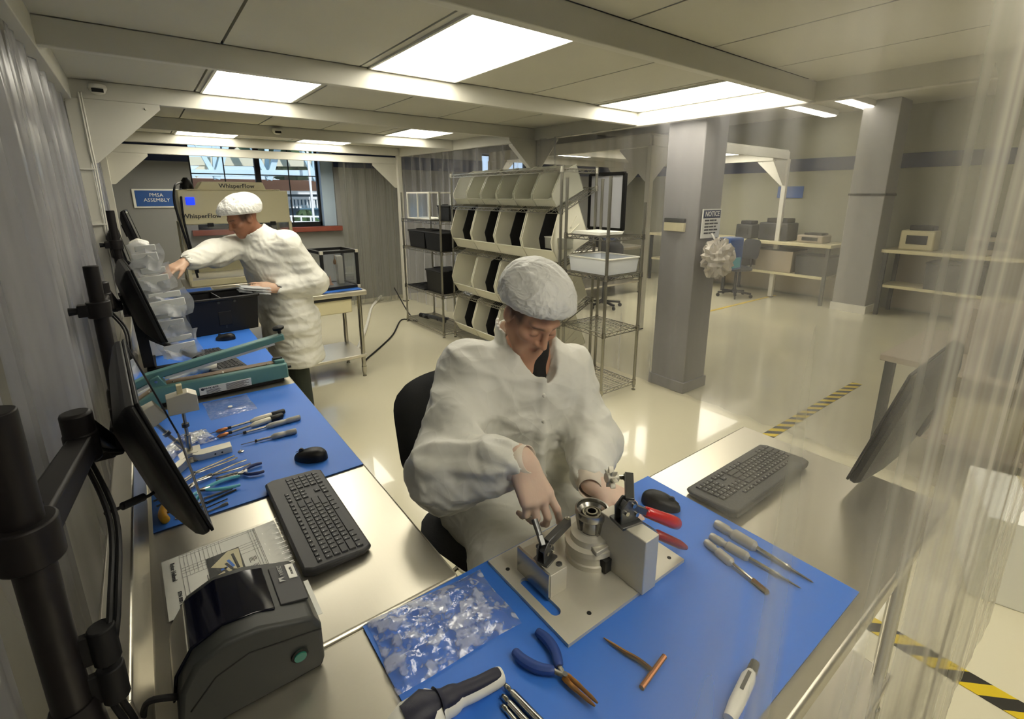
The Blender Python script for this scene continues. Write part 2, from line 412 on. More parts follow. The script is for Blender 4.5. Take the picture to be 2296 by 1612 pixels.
# ceiling tiles
XS = [XL, .44, 1.13, 1.76, 2.39, 3.03, XR]
lit = {(2, 2): (1.17, 1.755), (3, 1): (.47, 1.09), (2, 5): (3.07, XR-.03), (5, 1): (.47, 1.11), (5, 3): (1.84, 2.5), (4, 4): (2.5, 3.06),
       (0, 1): (.5, 1.09), (0, 4): (2.45, 3.0), (1, 4): None, (3, 3): None, (3, 5): None}  # first bay: unseen panels over the camera, added to light the near area
tl = MB()
for j in range(len(BY)-1):
    for i in range(len(XS)-1):
        tl.mat(0).box(XS[i]+.006, BY[j]+.03, ZC, XS[i+1]-.006, BY[j+1]-.03, ZC+.02)
tl.mat(1).box(XL, BY[0], ZC+.03, XR, BY[-1], ZC+.05)
struct(tl.build('ceiling', [X['ceil'], X['dark']], smooth=0))
labs = {(2, 2): 'large bright square ceiling light panel overhead in the middle', (3, 1): 'bright ceiling light panel above the standing worker side, left of the large one',
        (2, 5): 'bright ceiling light panel against the right cleanroom beam above the grey pillar', (5, 1): 'narrow glowing ceiling light panel over the far left window side',
        (5, 3): 'narrow glowing ceiling light panel over the far window, middle of the far row', (4, 4): 'glowing ceiling light panel above the tall wire bin rack',
        (0, 1): 'unseen ceiling light panel added above the photographer on the left', (0, 4): 'unseen ceiling light panel added above the photographer on the right'}
for k, v in lit.items():
    if v is None: continue
    j, i = k; x0, x1 = v; y0, y1 = BY[j]+.04, BY[j+1]-.04
    if k == (4, 4): y0, y1 = 5.2, 5.95
    if k == (5, 1) or k == (5, 3): y0 = 6.25
    e = thing('ceiling_light', labs[k], 'ceiling light', ((x0+x1)/2, (y0+y1)/2, ZC-.004), 0, 'cleanroom ceiling lights')
    hx, hy = (x1-x0)/2, (y1-y0)/2
    MB().box(-hx+.012, -hy+.012, -.004, hx-.012, hy-.012, .002).build('diffuser', X['light'], e, smooth=0)
    f = MB(); f.box(-hx, -hy, -.008, hx, -hy+.014, .003).box(-hx, hy-.014, -.008, hx, hy, .003).box(-hx, -hy, -.008, -hx+.014, hy, .003).box(hx-.014, -hy, -.008, hx, hy, .003)
    f.build('frame', X['frame'], e)
# smoke detector like sensors on the beams
for (x_, y_, lab) in ((-.1, 4.36, 'small white dome camera above the left gusset'), (1.3, 5.94, 'small white dome camera on the far ceiling beam above the standing worker')):
    e = thing('ceiling_camera', lab, 'camera', (x_, y_, 2.39)); MB().lathe([(.045, .02), (.05, 0), (.035, -.03), (.01, -.04)], n=18).build('housing', X['white'], e)
    MB().box(-.03, -.05, -.03, .03, -.042, -.008).build('lens', X['dark'], e)

# second cleanroom beyond the pillar
B2 = [((5.12, y, ZM), (8.7, y, ZM), .05, .12) for y in (4.0, 5.7, 7.5)]+[((5.12, 4.0, ZM), (5.12, 7.5, ZM), .06, .14), ((8.7, 4.0, ZM), (8.7, 7.5, ZM), .06, .14)]
g2 = []
for x_, y_, dx, dy in ((5.12, 4.0, 1, 1), (8.7, 4.0, -1, 1), (5.12, 7.5, 1, -1), (8.7, 7.5, -1, -1)):
    g2 += [((x_, y_, ZB), (dx,0,0), .5, .42), ((x_, y_, ZB), (0,dy,0), .5, .42)]
softwall('cleanroom_frame', 'second off-white cleanroom frame standing beyond the grey pillar', [(5.12, 4.0, ZB), (8.7, 4.0, ZB), (5.12, 7.5, ZB), (8.7, 7.5, ZB)], B2, g2)
struct(MB().box(5.1, 4.0, ZC, 8.7, 7.5, ZC+.03).build('ceiling', X['ceil'], smooth=0))
for i, (x0, x1, y0, y1, d) in enumerate(((5.5, 6.9, 4.2, 5.2, 'nearest the pillar'), (7.2, 8.5, 4.2, 5.2, 'nearest the right wall'), (5.5, 6.9, 5.9, 6.9, 'at its back left'))):
    e = thing('ceiling_light', 'wide glowing light panel in the second cleanroom ceiling, '+d, 'ceiling light', ((x0+x1)/2, (y0+y1)/2, ZC-.005), 0, 'second cleanroom lights')
    MB().box(-(x1-x0)/2, -(y1-y0)/2, -.004, (x1-x0)/2, (y1-y0)/2, .002).build('diffuser', X['olight'], e, smooth=0)
for i, (x_, y_, d) in enumerate(((7.6, 2.9, 'nearer strip'), (7.7, 3.55, 'farther strip'), (5.2, 1.2, 'strip above the striped tape'), (-1.6, 3.0, 'unseen strip added to brighten the left curtain'), (6.4, -1.6, 'strip behind the photographer'))):  # the left strip is an unseen extra that brightens the left curtain
    e = thing('strip_light', 'long fluorescent strip light on the outer ceiling, '+d, 'ceiling light', (x_, y_, WZ-.05), 0, 'outer strip lights')
    l, wd = (1.3, .1) if x_ > 0 else (.1, 1.5)
    MB().box(-l, -wd, -.03, l, wd, .05).build('housing', X['white'], e, .01)
    MB().box(-l+.03, -wd+.02, -.045, l-.03, wd-.02, -.03).build('tube_cover', X['olight'], e)

# curtains: pleated clear vinyl
def pleats(p, q, z0, z1, amp, per, nseg, ph=0., seed=1, dz=1):
    p, q = Vector((*p, 0)), Vector((*q, 0)); d = (q-p); Lg = d.length; d.normalize(); n = Vector((d.y, -d.x, 0)); r = random.Random(seed)
    a = [(r.uniform(.6, 1.4), r.uniform(0, 6.28)) for _ in range(4)]
    def fn(u, v):
        s = u*Lg
        o = sum(amp/(k+1)*math.sin(s*2*PI/per*(k*.63+1)*w_+f_) for k, (w_, f_) in enumerate(a))*(.35+.65*(1-v)**.5 if v < 1 else .35)
        c = p+d*s+n*o
        return (c.x, c.y, z0+(z1-z0)*v)
    return MB().grid(fn, nseg, dz)
tag(pleats((XL-.02, BY[0]), (XL-.02, 4.38), .03, ZB, .035, .23, 220, seed=3, dz=6).build('vinyl_curtain', X['lcurtain'], smooth=60), 'hazy pleated vinyl curtain along the left behind the monitor poles', 'curtain', 'vinyl cleanroom curtains')
tag(pleats((XL-.02, 4.46), (XL-.02, 7.5), .03, ZB, .03, .25, 120, seed=4, dz=6).build('vinyl_curtain', X['lcurtain'], smooth=60), 'hazy pleated vinyl curtain at the far left behind the standing worker monitors', 'curtain', 'vinyl cleanroom curtains')
tag(pleats((XR+.02, 4.4), (3.42, 7.5), .03, ZB, .02, .3, 120, seed=5, dz=3).build('vinyl_curtain', X['curtain'], smooth=60), 'clear vinyl curtain behind the low wire shelf with black bins', 'curtain', 'vinyl cleanroom curtains')
tag(pleats((XR-.03, BY[0]), (XR-.03, 4.38), .03, ZB, .014, .33, 200, seed=6, dz=3).build('vinyl_curtain', X['curtain'], smooth=60), 'clear vinyl curtain in front of the grey pillar with the notice', 'curtain', 'vinyl cleanroom curtains')
tag(pleats((2.45, 7.6), (3.4, 7.6), .03, 2.2, .03, .12, 120, seed=8, dz=3).build('vinyl_curtain', X['fcurtain'], smooth=60), 'gathered milky vinyl curtain right of the far window', 'curtain', 'vinyl cleanroom curtains')
tag(pleats((-.9, .13), (3.6, .13), .0, 2.3, .007, .55, 160, seed=9, dz=3).build('vinyl_curtain', X['near'], smooth=60), 'sheer vinyl curtain hanging between the viewer and the near bench', 'curtain', 'vinyl cleanroom curtains')

# signs and fittings on the pillar
e = thing('notice_sign', 'white notice sheet with blue heading on the grey pillar', 'sign', (3.825, 2.322, 1.5))
MB().box(-.135, -.006, -.12, .135, .002, .12).build('sheet', X['paper'], e)
MB().box(-.125, -.008, .045, .125, -.005, .11).build('heading_band', X['navy'], e)
fm = frame((0, -.009, .078), (1,0,0), (0,0,1))
text_mesh('lettering', 'NOTICE', .058, fm, e, X['paper'], bold=.001)
g = MB()
for k in range(5):
    for (a, b_) in ((-.1, -.04), (-.03, .03), (.04, .095 if k % 2 else .07)): g.box(a, -.008, .02-k*.026, b_, -.006, .032-k*.026)
g.build('text_lines', X['ink'], e)
e = thing('wall_control', 'small beige control box with grey top on the grey pillar side', 'control box', (3.655, 2.545, 1.485))
MB().box(-.03, -.1, -.055, 0, .1, .02).build('case', X['cream'], e, .004)
MB().box(-.032, -.1, .02, 0, .1, .055).build('cover', X['pgrey'], e, .004)
# glove dispenser: crumpled clear bag and blue box
e = thing('supply_bag', 'crumpled pale plastic bag hanging on the grey pillar below the notice', 'plastic bag', (3.78, 2.2, 1.22))
def crump(r, rng, n=(14, 10), amp=.25):
    rr = random.Random(rng); a = {}
    def fn(u, v):
        k = (round(u*n[0]) % n[0], round(v*n[1]))
        if k not in a: a[k] = 1+rr.uniform(-amp, amp)
        th, ph = u*2*PI, v*PI; q = a[k]
        return (r[0]*q*math.sin(ph)*math.cos(th), r[1]*q*math.sin(ph)*math.sin(th), r[2]*q*math.cos(ph))
    return MB().grid(fn, *n)
crump((.15, .1, .14), 4, (26, 18), .3).build('bag_body', M('crumpled_plastic', 'd6cfc0', .35, bump=.2), e, smooth=10)
MB().bar((0, 0, .1), (.02, .09, .2), .02, .004).build('tie', X['white'], e)
e = thing('glove_box', 'blue plastic dispenser on the grey pillar behind the crumpled bag', 'dispenser', (4.03, 2.24, 1.24))
MB().box(-.12, -.06, -.14, .12, .08, .14).build('case', X['blue'], e, .02)
MB().box(-.05, -.065, -.12, .08, -.055, -.03).build('window', X['cyan'], e, .005)
# blue sign on far wall
e = thing('wall_sign', 'blue rounded sign with white border on the far left wall', 'sign', (.21, WY1-.02, 1.675))
MB().box(-.25, 0, -.12, .25, .01, .12).build('border', X['paper'], e, .02)
MB().box(-.22, -.004, -.1, .22, .004, .1).build('panel', X['blue'], e, .03)
text_mesh('lettering', 'PMSA\nASSEMBLY', .062, frame((0, -.006, .01), (1,0,0), (0,0,1)), e, X['paper'])
e = thing('wall_sign', 'small blue sign on the right wall beyond the second cleanroom', 'sign', (WX1-.02, 4.15, 1.8))
MB().box(-.01, -.22, -.1, 0, .22, .1).build('panel', X['blue'], e, .004)

# outside the window
e = thing('truss_bridge', 'pale steel truss bridge seen through the far window', 'bridge', (0, 14, 0))
m = MB()
for k in range(7):
    x_ = -3+k*1.15
    m.bar((x_, 0, 2.1), (x_+.55, 0, 3.6), .13); m.bar((x_+.55, 0, 3.6), (x_+1.15, 0, 2.1), .1); m.bar((x_, .2, 2.1), (x_+.15, .2, 4), .09)
m.bar((-3.5, 0, 2.1), (6, 0, 2.35), .15); m.bar((-3.5, 0, 3.55), (6, 0, 3.7), .2)
m.build('truss', X['sky'], e)
m = MB(); m.bar((.7, .6, 1.8), (.9, .6, 4), .35); m.bar((1.1, .6, 3.6), (3, .6, 2.2), .16); m.bar((1.2, .6, 2.2), (3.2, .6, 3.8), .16); m.bar((.5, .6, 2.5), (4.5, .6, 2.6), .2)
m.build('tower', X['truss2'], e)
e = thing('deck_building', 'blue-grey building with brick roof edge seen through the far window', 'building', (0, 16, 0))
MB().box(-3, 0, .3, 9, 1, 1.75).build('wall', X['tealb'], e)
MB().box(-3, -.3, 1.85, 9, 1, 2.15).build('roof_edge', X['orange'], e)
MB().box(-3, -.32, 1.75, 9, .9, 1.85).build('eave', X['rail'], e)
m = MB()
for k in range(40): m.box(2.6+k*.1, -.4, 1.35, 2.66+k*.1, -.36, 1.65)
m.box(2.5, -.42, 1.6, 6.6, -.38, 1.68); m.build('fence', X['rail'], e)
e = thing('dock_ramp', 'white railed dock ramp low in the far window', 'dock', (0, 11.5, 0))
MB().box(1.5, 0, .55, 5, 1.2, .95).build('deck', X['orange'], e)
m = MB()
for k in range(12): m.bar((2.2+k*.2, -.05, .95), (2.2+k*.2, -.05, 1.3-.01*k), .03)
for zz in (1.08, 1.18, 1.3): m.bar((2.2, -.05, zz), (4.6, -.05, zz-.1), .035)
m.build('railing', X['rail'], e)
struct(MB().box(-8, 12.8, -1, 14, 22, .3).build('water', X['water'], smooth=0))
for i, (x_, y_, z_, r_) in enumerate(((4.3, 19, 3.6, 1.2), (2.7, 14.8, .95, .42), (3.75, 14.8, .8, .42), (7.6, 19, 3.0, 1.3), (5.0, 14.8, 1.0, .42))):
    e = thing('tree', ['leafy green tree behind the bridge in the far window', 'low dark shrub below the building, first from the window middle', 'low dark shrub below the building, second from the window middle', 'leafy tree at the right edge of the far window', 'low shrub below the building, farthest right'][i], 'tree', (x_, y_, 0))
    crump((r_, r_, r_), 20+i, (18, 12), .3).xf().build('crown', X['leaf'], e, smooth=0).location = (0, 0, z_)
    MB().cyl((0, 0, 0), (0, 0, z_), .08, .06).build('trunk', X['brown'], e)
e = thing('road_sign', 'green road sign on the bridge seen through the far window', 'road sign', (3.35, 13.6, 3.0))
MB().box(-.4, 0, -.14, .4, .03, .16).build('panel', X['rsign'], e); MB().bar((.3, .05, -2), (.3, .05, .2), .05).build('pole', X['rail'], e)

e = thing('cable_run', 'pair of thin white cords tied down the near left cleanroom post', 'cable')
for o in (0, .012): MB().tube([(-.2+o, 4.378, 2.36), (-.198+o, 4.376, 2.0), (-.195+o, 4.378, 1.9), (-.2+o, 4.377, 1.4), (-.195+o, 4.378, .3)], .0045, 8).build('cord', X['white'], e)
for z_ in (1.88, 1.52): MB().box(-.285, 4.37, z_, -.178, 4.384, z_+.01).build('cable_tie', X['white'], e)
# ------------------------------------------------------------------ benches
BZ = .86
def bench(name, label, x0, y0, x1, y1, splash=None, shelf=True, top=None, grp='stainless steel benches'):
    e = thing(name, label, 'workbench', ((x0+x1)/2, (y0+y1)/2, 0), 0, grp); hx, hy = (x1-x0)/2, (y1-y0)/2
    st = top or (X['steelx'] if hy > hx else X['steel'])
    MB().box(-hx, -hy, BZ-.045, hx, hy, BZ).build('worktop', st, e, .008)
    if splash == 'x-':
        m = MB(); m.prism([(-hx-.002, BZ-.05), (-hx+.045, BZ-.05), (-hx+.045, BZ+.012), (-hx+.03, BZ+.035), (-hx+.026, BZ+.085), (-hx-.026, BZ+.085), (-hx-.026, BZ-.02)], -hy, hy, frame((0,0,0), (1,0,0), (0,0,1)))
        m.build('backsplash', X['steelx'], e, .005)
    for sx in (-1, 1):
        for sy in (-1, 1):
            l = MB().cyl((sx*(hx-.06), sy*(hy-.06), .1), (sx*(hx-.06), sy*(hy-.06), BZ-.045), .02, .02, 16).build('leg', X['chrome'], e)
            MB().lathe([(.019, .1), (.024, .1), (.022, .05), (.015, .02), (.02, 0), (.0, 0)], (sx*(hx-.06), sy*(hy-.06), 0), 16).build('foot', X['chrome'], l)
    if shelf: MB().box(-hx+.03, -hy+.03, .2, hx-.03, hy-.03, .23).build('undershelf', X['steelx' if hy > hx else 'steel'], e, .005)
    return e
bench('workbench', 'long stainless bench on the left holding the keyboard, printer and laid-out tools', -.145, .842, .475, 2.5, 'x-')
bench('workbench', 'stainless bench under the open black tote and the hanging packets', -.16, 2.505, .475, 4.0, 'x-')
bench('workbench', 'far left stainless bench beyond the black tote', -.16, 4.01, .46, 5.45)
bench('workbench', 'stainless bench in the foreground with the blue mat and clamping fixture', -.145, .22, 1.745, .838, None, True)
bt = bench('workbench', 'small stainless table behind the standing worker carrying the black frame cube', .72, 4.42, 1.6, 5.02)
d = MB().box(-.05, -.27, .66, .3, .2, .8).build('drawer', X['cream'], bt, .01)
MB().box(-.05, -.285, .79, .3, -.26, .81).build('handle', X['dark'], d)
bench('workbench', 'stainless table under the cream flow hood', .25, 5.5, 1.4, 6.2, grp='stainless steel benches')

def mat_(label, x0, y0, x1, y1, th=.004):
    e = thing('bench_mat', label, 'mat', ((x0+x1)/2, (y0+y1)/2, BZ), 0, 'blue bench mats'); hx, hy = (x1-x0)/2, (y1-y0)/2
    MB().box(-hx, -hy, .0035, hx, hy, th+.001).build('surface', X['mat'], e, smooth=0)
    MB().box(-hx, -hy, 0, hx, hy, .0035).build('backing', X['matedge'], e, smooth=0)
    return e
mat_('blue rubber mat under the row of pliers and torque drivers', -.09, 1.442, .468, 2.33)
mat_('blue rubber mat under the black tote and its mouse', -.08, 2.62, .468, 4.0)
mat_('blue rubber mat on the far bench beyond the black tote', .0, 4.3, .44, 5.42)
mat_('big blue rubber mat under the clamping fixture in the foreground', .243, .255, 1.158, .834)
mat_('blue rubber mat under the black frame cube', .8, 4.46, 1.57, 4.98)
MZ = BZ+.005

# ------------------------------------------------------------------ keyboards and mice
def keyboard(label, loc, rz, full=True, legends=True, tilt=0., w=.45, dp=.162, lift=0.):
    e = thing('keyboard', label, 'keyboard', loc, rz, 'black keyboards')
    if tilt: e.rotation_euler[0] = tilt
    hx, hy = w/2, dp/2
    def zt(y): return .017+.009*(y+hy)/dp
    m = MB(); vs = []
    pr = [(-hx, -hy+.02), (-hx+.012, -hy), (hx-.012, -hy), (hx, -hy+.02), (hx, hy-.02), (hx-.012, hy), (-hx+.012, hy), (-hx, hy-.02)]
    n = len(pr); m.add([(x*.985, y*.97, .003) for x, y in pr]+[(x, y, zt(y)-.004) for x, y in pr]+[(x*.985, y*.96, zt(y)+.001) for x, y in pr],
          [tuple(range(n-1,-1,-1)), tuple(range(2*n, 3*n))]+[(r*n+i, r*n+(i+1)%n, (r+1)*n+(i+1)%n, (r+1)*n+i) for r in (0,1) for i in range(n)])
    m.build('case', X['grey'], e, .003)
    MB().box(-hx*.9, hy*.55, 0, hx*.9, hy*.85, .012).box(-hx*.9, -hy*.9, 0, hx*.9, -hy*.7, .006).build('stand', X['blackm'], e)
    k = MB(); lg = k; u = .0184; y0 = -hy+.018
    def key(x, y, wd, dpt=.0158):
        z = zt(y+.008)+.0005
        a, b_, c, d_ = x+.001, x+wd-.0012, y, y+dpt
        k.add([(a,c,z),(b_,c,z),(b_,d_,z),(a,d_,z),(a+.0013,c+.0013,z+.004),(b_-.0013,c+.0013,z+.004),(b_-.0013,d_-.0013,z+.004),(a+.0013,d_-.0013,z+.004)],
              [(4,5,6,7),(0,1,5,4),(1,2,6,5),(2,3,7,6),(3,0,4,7)])
        if legends and wd < .03: k.mat(1).quad((a+.0035, d_-.0075, z+.0042), (a+.0062, d_-.0075, z+.0042), (a+.0062, d_-.0048, z+.0042), (a+.0035, d_-.0048, z+.0042)); k.mat(0)
    x0 = -hx+.016
    rows = [[1.25,1.25,1.25,6.2,1.25,1.25,1.25,1.3], [2.25]+[1]*10+[2.75-.02], [1.75]+[1]*11+[2.25], [1.5]+[1]*12+[1.5], [1]*13+[2]]
    for r, row in enumerate(rows):
        x = x0
        for wd in row: key(x, y0+r*.0185, wd*u); x += wd*u
    for i in range(14): key(x0+i*u*1.07, y0+5*.0185+.006, u*.95, .011)
    nx = x0+15.3*u
    for i in range(3):
        for r in (3, 4): key(nx+i*u*.95, y0+r*.0185, u*.95)
        key(nx+i*u*.95, y0, u*.95)
        key(nx+i*u*.95, y0+5*.0185+.006, u*.9, .011)
    key(nx+u*.95, y0+.0185, u*.95)
    if full:
        nx += 3.2*u
        for i in range(4):
            for r in range(5): key(nx+i*u, y0+r*.0185, u)
    k.build('keycaps', [X['key'], X['legend']], e, smooth=0)
    return e
keyboard('black keyboard on the left bench between the blue mat and the printed sheet', (.262, 1.256, BZ+.001), PI/2)
keyboard('black keyboard on the bare steel end of the foreground bench', (1.4, .632, BZ+.001), PI, w=.46)
keyboard('black keyboard lying beside the opened heat sealer arm, under the black tote', (.22, 2.86, MZ+.001), PI/2+.15, legends=False, w=.4)

def mouse(label, loc, rz):
    e = thing('computer_mouse', label, 'mouse', loc, rz, 'black computer mice')
    m = MB()
    def fn(u, v):
        th = u*2*PI; ph = v*PI/2
        x_ = .031*math.cos(th)*math.sin(ph)**.6*(1-.08*math.sin(th)); y_ = .055*math.sin(th)*math.sin(ph)**.6
        return (x_, y_, .003+.034*math.cos(ph)**.7*(1-.25*(y_/.055)-.1*(y_/.055)**2))
    m.grid(fn, 28, 10); m.lathe([(.0, 0), (.029, 0), (.031, .003)], n=28).build('shell', X['black'], e, smooth=60)
    MB().cyl((-.003, .03, .032), (.003, .03, .032), .008, .008, 14).build('scroll_wheel', X['grey'], e)
    MB().bar((0, .012, .0385), (0, .05, .025), .0012, .0012).build('button_seam', X['dark'], e)
    return e
mouse('black mouse on the blue mat beside the torque drivers', (.34, 1.575, MZ), .9)
mouse('black mouse on the blue mat behind the red clamp handles', (1.062, .715, MZ), -2.75)
mouse('black mouse on the blue mat in front of the black tote', (.31, 3.33, MZ), 1.2)

# ------------------------------------------------------------------ monitors, poles and arms
def monitor(label, P, Q, T, name='computer_monitor', bulge=.045):
    """P, Q: the two bottom corners (left, right as the user sees it); T: top corner above P"""
    P, Q, T = Vector(P), Vector(Q), Vector(T); w = (Q-P).length; h = (T-P).length
    m = frame(P, Q-P, T-P); c = m @ Vector((w/2, h/2, 0))
    e = thing(name, label, 'monitor', (0,0,0), 0, 'black desktop monitors'); M4 = m.copy(); M4.translation = c; e.matrix_world = M4
    e.matrix_basis = M4
    hx, hy = w/2, h/2
    b = MB(); rings = [(1, 1, -.004), (1, 1, -.02), (.97, .96, -.03), (.72, .7, -.03-bulge*.7), (.55, .5, -.03-bulge)]
    vs = []; fs = []
    for sx, sy, z in rings: vs += [(-hx*sx, -hy*sy, z), (hx*sx, -hy*sy, z), (hx*sx, hy*sy, z), (-hx*sx, hy*sy, z)]
    for r in range(len(rings)-1):
        for i in range(4): fs.append((r*4+i, r*4+(i+1)%4, (r+1)*4+(i+1)%4, (r+1)*4+i))
    fs += [(0,1,2,3), (len(rings)*4-1, len(rings)*4-2, len(rings)*4-3, len(rings)*4-4)]
    b.add(vs, fs).build('back_shell', X['black'], e, .006, smooth=30)
    f = MB(); t = .012
    f.box(-hx, -hy, -.004, hx, -hy+t*1.4, .003).box(-hx, hy-t, -.004, hx, hy, .003).box(-hx, -hy, -.004, -hx+t, hy, .003).box(hx-t, -hy, -.004, hx, hy, .003)
    f.build('bezel', X['black'], e, .002)
    MB().box(-hx+t, -hy+t, -.004, hx-t, hy-t, .0005).build('screen', X['screen'], e, smooth=0)
    MB().box(-.05, -.05, -.03-bulge-.012, .05, .05, -.03-bulge).build('mount_plate', X['blackm'], e, .003)
    return e, (M4 @ Vector((0, 0, -.045-bulge)))
# user of the left bench sits at +x, so left in their view is -y
_, B1 = monitor('black monitor seen edge-on at the front of the left bench', (.032, 1.222, .95), (.0, 1.83, .95), (-.061, 1.22, 1.3))
_, B2_ = monitor('black monitor seen edge-on above the keyboard by the heat sealer', (.02, 2.72, 1.05), (-.02, 3.26, 1.05), (-.062, 2.71, 1.4))
_, B3 = monitor('small black monitor at the far end of the left bench row', (-.1, 4.3, 1.2), (-.1, 4.75, 1.2), (-.15, 4.3, 1.5))
_, B4 = monitor('dark monitor tilted above the hanging packets, farthest left', (-.02, 4.95, 1.3), (-.01, 5.35, 1.3), (-.09, 4.93, 1.6), bulge=.03)
_, B5 = monitor('dark monitor seen edge-on at the right end of the foreground bench', (2.10, .445, .9), (1.57, .43, .9), (2.13, .35, 1.26), bulge=.035)

def pole(label, x, y, top, mnt, elbow, z_arm, r=.023, clip=True, side=1):
    e = thing('monitor_pole', label, 'monitor arm', (x, y, BZ), 0, 'black monitor pole stands')
    MB().cyl((0,0,-.03), (0,0,top-BZ), r, r, 24).build('pole', X['brownblk'], e, .002)
    MB().box(-.04, -.045, -.09, .07, .045, .0).box(-.03, -.04, -.02, .035, .04, .07).build('desk_clamp', X['brownblk'], e, .006)
    MB().lathe([(.03, .06), (.034, .07), (.03, .13), (.026, .14)], n=20).build('collar', X['brownblk'], e)
    c = z_arm-BZ
    k = MB().cyl((0,0,c-.03), (0,0,c+.03), r+.013, r+.013, 24).box(-.06, -.02, c-.022, -.02, .02, c+.022).build('arm_collar', X['brownblk'], e, .003)
    MB().cyl((-.06, 0, c), (-.085, 0, c), .012, .015, 12).build('knob', X['blackm'], k)
    el = Vector(elbow)-Vector((x,y,BZ)); mt = Vector(mnt)-Vector((x,y,BZ)); s = Vector((0,0,c))
    dd = (el-s).normalized()
    a = MB().bar(s+dd*.02, el, .045, .05).cyl(el-Vector((0,0,.035)), el+Vector((0,0,.035)), .03, .03, 18).build('lower_arm', X['brownblk'], e, .006)
    MB().cyl(s+dd*.06+Vector((0,0,.024)), s+dd*.06+Vector((0,0,.03)), .012, .012, 12).build('bolt', X['blackm'], a)
    el2 = el+Vector((0,0,.05))
    MB().bar(el2, mt-Vector((.03,0,0)), .04, .04).cyl(el2-Vector((0,0,.03)), el2+Vector((0,0,.03)), .028, .028, 18).build('upper_arm', X['brownblk'], e, .006)
    MB().bar(mt-Vector((.04,0,.03)), mt-Vector((.04,0,-.03)), .045, .045).bar(mt-Vector((.03,0,0)), mt, .05, .05).build('tilt_head', X['brownblk'], e, .005)
    # cable run clipped down the pole
    pts = [el+Vector((.0,-.02,-.03)), (el+s)/2+Vector((.05,0,-.1)), s+Vector((.06,.02,-.16)), Vector((.045,.0,(c)*.45)), Vector((.04,0,.12)), Vector((.05,.02,.0)), Vector((.0,.05,-.1))]
    def spl(P, n=6):
        P = [Vector(p) for p in P]; out = []
        for i in range(len(P)-1):
            p0, p1, p2, p3 = P[max(i-1,0)], P[i], P[i+1], P[min(i+2,len(P)-1)]
            for j in range(n):
                t_ = j/n; out.append(.5*((2*p1)+(p2-p0)*t_+(2*p0-5*p1+4*p2-p3)*t_*t_+(3*p1-p0-3*p2+p3)*t_**3))
        return out+[P[-1]]
    for o in (0, .009):
        MB().tube([p+Vector((o, o*.5, 0)) for p in spl(pts)], .0045, 8).build('cable', X['blackm'], e)
    for zz in (.45, .28):
        MB().bar((0,0,c*zz+.03), (.052,0,c*zz+.03), .012, .05).cyl((.048,0,c*zz), (.048,0,c*zz+.06), .017, .017, 12).build('cable_clip', X['blackm'], e, .002)
    return e, spl
P1, spl = pole('thick dark monitor pole in the left foreground', -.18, .83, 1.46, B1+Vector((-.0,-.0,-.0)), (-.17, 1.33, 1.19), 1.275)
pole('dark monitor pole behind the heat sealer', -.168, 2.32, 1.47, B2_, (-.17, 2.62, 1.29), 1.31)
pole('dark monitor pole by the cleanroom post at the far left bench', -.15, 4.18, 1.62, B3, (-.16, 4.35, 1.33), 1.4)
for nm, pts, rr, lab in (('power_cable', [(-.15, 1.25, 1.06), (-.11, 1.28, 1.05), (-.06, 1.33, 1.04), (-.02, 1.42, 1.07)], .004, 'black power cable with a thick ferrite bead behind the front monitor'),
                     ('video_cable', [(-.16, 1.36, 1.17), (-.12, 1.4, 1.13), (-.08, 1.44, 1.12), (-.05, 1.48, 1.13)], .0045, 'black video cable looping to the back of the front monitor')):
    o = MB().tube(spl(pts), rr, 8)
    if nm == 'power_cable': o.cyl((-.122, 1.272, 1.053), (-.085, 1.302, 1.045), .009, .009, 12)
    tag(o.build(nm, X['blackm']), lab, 'cable')

# ------------------------------------------------------------------ left bench: printer, sheet
e = thing('label_printer', 'charcoal desktop label printer with smoked lid at the bench corner', 'printer', (.042, .897, BZ))
def body(y0, y1, pts, m): m.prism(pts, y0, y1, frame((0,0,0), (1,0,0), (0,0,1))); return m
# side outline in x (towards the user) and z ; the prism runs along -y
side = [(-.105, .0), (.112, 0), (.118, .02), (.118, .105), (.105, .135), (.075, .145), (.02, .168), (-.03, .172), (-.075, .15), (-.1, .105), (-.108, .05)]
m = body(-.085, .098, side, MB()); m.build('body', X['pgrey'], e, .008, seg=3)
lid = [(.05, .1485), (.052, .159), (.02, .1715), (-.03, .1775), (-.078, .155), (-.105, .107), (-.114, .05), (-.1095, .05), (-.1, .1), (-.072, .148), (-.03, .1705), (.02, .165)]
body(-.066, .058, lid, MB()).build('smoked_lid', X['pdark'], e, .003)
pn = [(.06, .149), (.108, .136), (.11, .14), (.062, .1535)]
body(-.06, .05, pn, MB()).build('control_panel', X['grey'], e, .001)
al = math.atan2(-.013, .048)
pm = frame((.083, .055, .1475), (0, -1, 0), (math.cos(al), 0, math.sin(al)))
def pt(u, v, dz=0): return tuple(pm @ Vector((u, v, dz)))
q = MB(); q.add([pt(-.004,.008,.0), pt(.04,.008,.0), pt(.04,.0235,.0), pt(-.004,.0235,.0), pt(-.004,.008,.0016), pt(.04,.008,.0016), pt(.04,.0235,.0016), pt(-.004,.0235,.0016)], [(0,1,2,3),(4,5,6,7),(0,1,5,4),(1,2,6,5),(2,3,7,6),(3,0,4,7)])
q.build('white_label', X['paper'], e)
text_mesh('label_text', '18J200301', .006, pm @ Matrix.Translation((.018, .0158, .0018)) , e, X['ink'])
text_mesh('brand_lettering', 'ZEBRA', .0105, pm @ Matrix.Translation((.012, -.004, .0022)), e, X['legend'])
q = MB(); q.add([pt(.033,-.011,.002), pt(.045,-.011,.002), pt(.045,.001,.002), pt(.033,.001,.002), pt(.039,-.008,.0024)], [(0,1,4),(1,2,4),(3,0,4)]); q.build('emblem', X['legend'], e)
seam = [(-.09, .06), (-.05, .108), (.0, .125), (.116, .098)]
